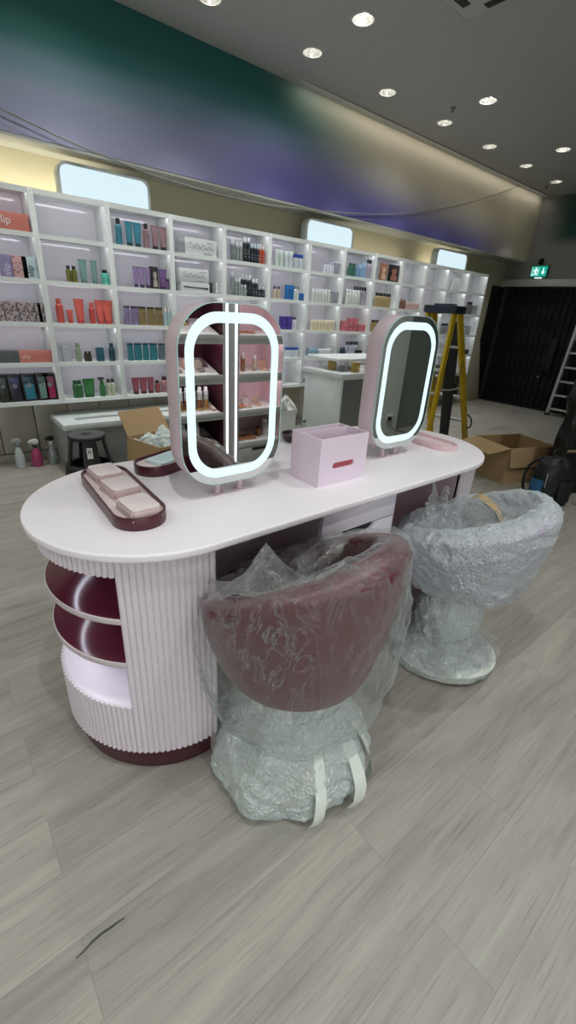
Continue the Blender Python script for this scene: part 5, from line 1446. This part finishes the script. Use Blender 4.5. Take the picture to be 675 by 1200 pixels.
# local frame: near corner towards the viewer
open_box(t, .62, .50, .38, M_card_b, M_card_i)
flap(t, (-.31, .25, .38), (-.31, -.25, .38), (-1, 0, 0), .26, 1.75, M_card_i)
flap(t, (.31, -.25, .38), (-.31, -.25, .38), (0, -1, 0), .2, 3.0, M_card_b)
flap(t, (-.31, .25, .38), (.31, .25, .38), (0, 1, 0), .22, 2.4, M_card_b)
flap(t, (.31, -.25, .38), (.31, .25, .38), (1, 0, 0), .22, 2.2, M_card_b)
t = thing('backpack', 'dark backpack with a blue side pocket slumped against the open carton', 'backpack', (4.36, 1.37, 0), -.5)
M_pack = mat('black_nylon', '101317', .55, bump=.2, bscale=90)
def pack(i, j):
    a = 2 * PI * i
    K = [(.0, .0), (.9, .0), (1., .04), (1.02, .15), (.95, .28), (.8, .37), (.5, .425), (.0, .435)]
    u = j * (len(K) - 1); k = min(int(u), len(K) - 2); f = u - k
    r = K[k][0] * (1 - f) + K[k + 1][0] * f; z = K[k][1] * (1 - f) + K[k + 1][1] * f
    ca, sa = math.cos(a), math.sin(a)
    x = .17 * r * abs(ca) ** .6 * (1 if ca > 0 else -1); y = .13 * r * abs(sa) ** .7 * (1 if sa > 0 else -1)
    v = crump((x, y + z * .1, z), .014, 111); v.z = max(.002, v.z); return v
MB().grid(pack, 60, 40, closeu=True).build('bag', M_pack, t, ang=80)
def pocket(i, j):
    a = PI * .86 + PI * .38 * i; z = .03 + .2 * j
    return crump((.19 * math.cos(a), .14 * math.sin(a) + z * .1, z), .008, 121)
MB().grid(pocket, 24, 14).build('side_pocket', mat('blue_mesh', '22608a', .6, bump=.3, bscale=250), t)
def fpocket(i, j):
    a = PI * 1.42 + PI * .5 * i; z = .04 + .2 * j
    return crump((.17 * math.cos(a), .155 * math.sin(a) + z * .1, z), .01, 125)
MB().grid(fpocket, 24, 14).build('front_pocket', M_pack, t)
MB().tube(smooth_path([(-.04, .05, .42), (-.03, .06, .48), (.03, .06, .48), (.05, .05, .42)]), .010, 8).build('grab_handle', M_pack, t)
for sx_ in (-.09, .1):
    MB().tube(smooth_path([(sx_, .10, .40), (sx_ * 1.5, .19, .3), (sx_ * 1.7, .2, .15), (sx_ * 1.6, .16, .03)]), .014, 8).build('shoulder_strap', M_pack, t)
MB().tube(smooth_path([(.16, -.03, .22), (.24, -.06, .12), (.22, -.12, .03), (.30, -.16, .015)]), .009, 6).build('strap_end', M_pack, t)
MB().tube(smooth_path([(-.14, -.06, .30), (-.165, -.09, .24), (-.17, -.1, .18)]), .004, 6).build('zip_cord', mat('grey_cord', '8c9296', .5), t)
t = thing('black_wrapped_panel', 'tall black plastic wrapped panel leaning at the right edge', 'panel', (5.03, 1.33, 0), -.42)
def bp(i, j):
    a = 2 * PI * i; ca, sa = math.cos(a), math.sin(a)
    K = [(1., 0), (1., .3), (.98, .9), (.94, 1.5), (.0, 1.52)]
    u = j * 4; k = min(int(u), 3); f = u - k
    r = K[k][0] * (1 - f) + K[k + 1][0] * f; z = K[k][1] * (1 - f) + K[k + 1][1] * f
    x = .45 * r * abs(ca) ** .3 * (1 if ca > 0 else -1); y = .09 * r * abs(sa) ** .4 * (1 if sa > 0 else -1)
    v = crump((x, y, z), .02, 131); v.z = max(.002, v.z); return v
MB().grid(bp, 80, 50, closeu=True).build('wrapped_panel', mat('black_polythene', '0d0e0f', .28, bump=.5, bscale=14), t, ang=60)
MB().box((0, -.12, .45), (.9, .02, .02)).build('pallet_edge', mat('pale_timber', '8a7550', .7), t)

# scuff mark on the floor
def scuff(name, lab, P, r):
    s = MB()
    n = len(P); L_, R_ = [], []
    for i, p in enumerate(P):
        a = Vector(P[min(i + 1, n - 1)]) - Vector(P[max(i - 1, 0)]); nn = Vector((-a.y, a.x, 0)).normalized() * r * (math.sin(PI * (i + .5) / n) ** .5)
        L_.append(Vector(p) + nn); R_.append(Vector(p) - nn)
    s.rings([[q + Vector((0, 0, .0004)) for q in L_ + R_[::-1]], [q + Vector((0, 0, .001)) for q in L_ + R_[::-1]]])
    tag(s.build(name, mat('dark_scuff', '3a3f40', .6), smooth=False), lab, 'mark')
# ------------------------------------------------------------------ cosmetics display behind the viewer (seen in the near mirror)
M_tier = mat('display_grey', 'a8a6a4', .4)
M_pinkin = mat('pink_display_lining', 'e6c8cf', .4)
M_plumin = mat('plum_display_lining', '4a1f2e', .4)
M_tray = mat('white_tester_tray', 'e9e4e4', .35)
t = thing('cosmetics_display', 'grey lit cosmetics display with slanted shelves reflected in the nearer mirror', 'display', (2.25, -1.17, 0))
D = .36
BAYS = ((1.62, 2.17, M_plumin, 0), (2.338, 2.86, M_pinkin, 1))
s = MB(); s.span((2.17, -1.17 - D, 0), (2.338, -1.17, 1.66)); s.build('post', M_tier, t, True, bevel=.003)
s = MB(); s.span((1.56, -1.17 - D, 0), (1.62, -1.17, 1.66)); s.build('side_panel', M_tier, t, True)
s = MB(); s.span((2.86, -1.17 - D, 0), (2.92, -1.17, 1.66)); s.build('side_panel', M_tier, t, True)
s = MB(); s.span((1.56, -1.17 - D, 1.66), (2.92, -1.17, 1.72)); s.build('top_panel', M_tier, t, True)
s = MB(); s.span((1.56, -1.21 - D, 0), (2.92, -1.17 - D, 1.72)); s.build('back_panel', M_tier, t, True)
for x in (2.205, 2.303):
    s = MB(); s.span((x - .009, -1.171, .05), (x + .009, -1.163, 1.64)); s.build('led_strip', emis('display_led', 'f4f6ff', 3), t, True, smooth=False)
TZ = [1.275, .935, .59, .262]
for x0, x1, ml, kind in BAYS:
    s = MB(); s.span((x0, -1.17 - D, .2), (x0 + .006, -1.18, 1.66)).span((x1 - .006, -1.17 - D, .2), (x1, -1.18, 1.66)).span((x0, -1.17 - D, .2), (x1, -1.17 - D + .006, 1.66)); s.build('lining', ml, t, True)
    for z in TZ:
        s = MB(); s.span((x0, -1.17 - D, z - .055), (x1, -1.17, z - .004)); s.build('shelf', M_tier, t, True, bevel=.002)
        y0, y1 = -1.18, -1.17 - D + .02; zb = z + .115 if kind == 0 else z + .03
        s = MB(); s.prism([(y0, z - .004), (y0, z + .004), (y1, zb), (y1, z - .004)], x0 + .012, x1 - (.04 if kind == 0 else .012), axis='x'); s.build('tester_tray', M_tray, t, True, bevel=.002)
        zt_ = z + (.34 if z < 1.2 else .385)
        s = MB(); s.span((x0 + .02, -1.195, zt_ - .066), (x1 - .02, -1.185, zt_ - .058)); s.build('led_strip', emis('display_led_soft', 'ffeef4', 24), t, True, smooth=False)
        s = MB(); s.span((x0, -1.176, zt_ - .078), (x1, -1.17, zt_ - .05)); s.build('lip', M_tier, t, True)
    s = MB(); s.span((x0, -1.19, .04), (x1, -1.172, .20)); d = s.build('drawer', M_tier, t, True, bevel=.002)
    s = MB(); s.span(((x0 + x1) / 2 - .09, -1.1725, .165), ((x0 + x1) / 2 + .09, -1.169, .195)); h_ = s.build('handle_recess', M_dark, t, True); h_.parent = d
def dprod(parts, name, lab, cat, loc, grp, rz=PI):
    q = thing(name, lab, cat, loc, rz, grp)
    for nm, me in parts: addobj(nm, me, q)
def on_tray(kind, z, y):
    zb = z + .115 if kind == 0 else z + .03
    f = (-1.18 - y) / (D - .03); return z + .004 + (zb - z - .004) * f
ROWD = ['top tier', 'second tier', 'third tier', 'lowest tier']
G = 'testers on the cosmetics display'
def serum(c): return cached(('serum', c), lambda: [('glass_base', MB().lathe([(.022, 0), (.024, .003), (.024, .085), (.022, .092)], n=16).mesh('glass_base', hmat(c, .15))), ('clear_cap', MB().lathe([(.0225, .092), (.024, .095), (.024, .17), (.017, .175), (.017, .205), (.0, .208)], n=16, cap1=False).mesh('clear_cap', hmat('dfdfe2', .2))), ('foot', MB().lathe([(.025, 0), (.025, .018)], n=16).mesh('foot', hmat('d9b060', .25)))])
for r, cs, ys in ((2, ('8a5236', 'a96a44', '9a5c3c', '6f3d2a', '8c563a', 'b27a50'), -1.25), (3, ('7a4630', '9c6a48', '8a543a'), -1.25), (0, ('b98a58', 'a87848', '94683e', '7c5230'), -1.36)):
    for k, c in enumerate(cs):
        x = 1.70 + k * .065; x = x if r != 3 else 1.78 + k * .07
        dprod(serum(c), 'serum_bottle', '%s clear capped serum bottle from the left, %s of the plum bay' % (ORD[k], ROWD[r]), 'bottle', (x, ys, on_tray(0, TZ[r], ys)), G)
for k, c in enumerate(('2b2526', '3b2d2b', '2b2526', '4a3630')):
    x = 1.70 + k * .085
    dprod(pbottle(.04, .24, c, '1b1919'), 'foundation_bottle', '%s tall dark bottle from the left, third tier of the plum bay' % ORD[k], 'bottle', (x, -1.36, on_tray(0, TZ[2], -1.36)), G)
def compact(c1_, c2_, r): return cached(('cmp', c1_, c2_, r), lambda: [('case', MB().lathe([(r, 0), (r, .012), (r * .9, .014), (r * .88, .010), (0, .010)], n=24, cap1=False).mesh('case', hmat(c2_, .25))), ('powder', MB().lathe([(r * .86, .0105), (r * .8, .0125), (0, .0125)], n=24, cap1=False).mesh('powder', hmat(c1_, .8))), ('lid', MB().lathe([(0, -.004), (r, -.004), (r, .004), (0, .005)], (0, r * .95, r * .95), n=24, cap0=False, cap1=False, M=Matrix.Rotation(PI / 2 - .2, 3, 'X')).mesh('lid', hmat(c2_, .2)))])
for k, (x, y, c, e, r_) in enumerate(((1.75, -1.26, 'd8b49a', 'c9b7a6', .05), (1.88, -1.30, 'd39a86', 'd8b5a4', .045), (1.98, -1.26, '3a2c2a', 'b8aaa2', .045), (2.06, -1.33, '5c4a44', '6d5f5a', .03))):
    dprod(compact(c, e, r_), 'powder_compact', '%s open powder compact on the second tier of the plum bay' % ORD[k], 'compact', (x, y, on_tray(0, TZ[1], y)), G)
def palette(w, d, cs):
    def mk():
        P = [('case', MB().box((0, 0, .006), (w, d, .012)).mesh('case', hmat('c88a68', .3), bevel=.002))]
        n = len(cs); s = []
        for i, c in enumerate(cs):
            P.append(('pan', MB().box((-w / 2 + w * (i + .5) / n, 0, .0125), (w / n * .82, d * .8, .003)).mesh('pan', hmat(c, .7))))
        return P
    return cached(('pal', w, d, cs), mk)
for k, (kind, r, x, y, w_, d_, cs, a, lab) in enumerate(((1, 0, 2.48, -1.28, .16, .10, ('a45a40', '8c4634', 'b97a60'), .3, 'copper eye palette on the top tier of the pink bay'), (1, 2, 2.42, -1.27, .13, .1, ('c88a64', 'b06a48'), -.3, 'small copper palette on the third tier of the pink bay'), (1, 3, 2.41, -1.28, .10, .12, ('b8704c',), .25, 'left terracotta palette on the lowest tier of the pink bay'), (1, 3, 2.54, -1.28, .12, .13, ('c07a50',), .25, 'right terracotta palette on the lowest tier of the pink bay'), (0, 3, 2.05, -1.28, .11, .14, ('a8644a', 'c98f70', '8a4a36'), .1, 'copper palette on the lowest tier of the plum bay'), (0, 2, 2.09, -1.24, .05, .08, ('e0d6d0',), 0, 'small pale card on the third tier of the plum bay'))):
    q = thing('make_up_palette', lab, 'palette', (x, y, on_tray(kind, TZ[r], y) + .002), a, G)
    q.rotation_euler = (-.32 if kind == 0 else -.06, 0, a)
    for nm, me in palette(w_, d_, cs): addobj(nm, me, q)
for k, (r, x, y, w_, h_, c, e, lab) in enumerate(((1, 2.44, -1.26, .04, .15, '94643e', 'd9d2cc', 'amber foundation tube with pale cap on the second tier of the pink bay, front'), (1, 2.48, -1.33, .04, .16, '7c5636', 'e6e0dc', 'amber foundation tube with pale cap on the second tier of the pink bay, rear'), (1, 2.58, -1.27, .045, .14, 'b9a08a', 'e6efee', 'pale tube with white cap on the second tier of the pink bay'), (3, 2.66, -1.28, .06, .11, '8a5a34', '4a3426', 'amber bottle on the lowest tier of the pink bay'), (2, 2.55, -1.36, .03, .11, 'a9837a', 'd0b8b0', 'slim rose tube on the third tier of the pink bay'), (3, 2.75, -1.30, .09, .17, 'cdbfc6', 'e6dfe4', 'large pale bottle on the lowest tier of the pink bay'))):
    dprod(pbottle(w_, h_, c, e), 'foundation_bottle', lab, 'bottle', (x, y, on_tray(1, TZ[r], y)), G)
for k, (r, x, y, c, e, lab) in enumerate(((1, 2.71, -1.28, 'c08a6a', 'd8b09c', 'round copper compact on the second tier of the pink bay'), (2, 2.50, -1.25, 'b8764e', 'e0d8d4', 'left round bronzer on the third tier of the pink bay'), (2, 2.64, -1.28, 'a8643c', 'd0b8a8', 'right round bronzer on the third tier of the pink bay'))):
    dprod(compact(c, e, .045), 'powder_compact', lab, 'compact', (x, y, on_tray(1, TZ[r], y)), G)

# double socket with a plug and lead on the front wall (seen in the far mirror)
for k, (x, lab) in enumerate(((5.02, 'white wall socket with a black plug reflected in the farther mirror'), (4.80, 'empty white wall socket left of the plugged one in the reflection'))):
    t = thing('wall_socket', lab, 'socket', (x, -1.42, .22), 0, 'sockets on the front wall')
    MB().box((0, .005, 0), (.146, .01, .086)).build('plate', M_white, t, bevel=.003)
    s = MB()
    for dx in (-.036, .036):
        s.box((dx, .0105, .012), (.007, .002, .012)); s.box((dx - .012, .0105, -.012), (.011, .002, .007)); s.box((dx + .012, .0105, -.012), (.011, .002, .007))
    s.build('pin_holes', M_dark, t)
t = thing('power_lead', 'black plug and lead in the reflected wall socket', 'power lead', (4.984, -1.41, .21))
MB().box((0, .022, 0), (.05, .04, .05)).build('plug', M_blk, t, bevel=.006)
MB().tube(smooth_path([(0, .035, -.02), (.03, .06, -.12), (.12, .08, -.17), (.28, .1, -.2)]), .005, 8).build('lead', M_blk, t)

scuff('floor_scuff', 'dark curved scuff mark on the floor at lower left', SCUFF, .0028)

# ------------------------------------------------------------------ world and colour
w = bpy.data.worlds.new('shopfront_fill'); SC.world = w; w.use_nodes = True  # background light that enters through the added shopfront opening
w.node_tree.nodes['Background'].inputs[0].default_value = (.84, .88, .9, 1); w.node_tree.nodes['Background'].inputs[1].default_value = 2.0
SC.view_settings.view_transform = 'Standard'; SC.view_settings.look = 'None'; SC.view_settings.gamma = 1
SC.view_settings.use_curve_mapping = False
SC.view_settings.exposure = EXPOSURE
SC.cycles.transparent_max_bounces = 24
SC.cycles.max_bounces = 10
SC.cycles.diffuse_bounces = 4
SC.cycles.sample_clamp_indirect = 6
SC.cycles.caustics_reflective = False
SC.cycles.caustics_refractive = False
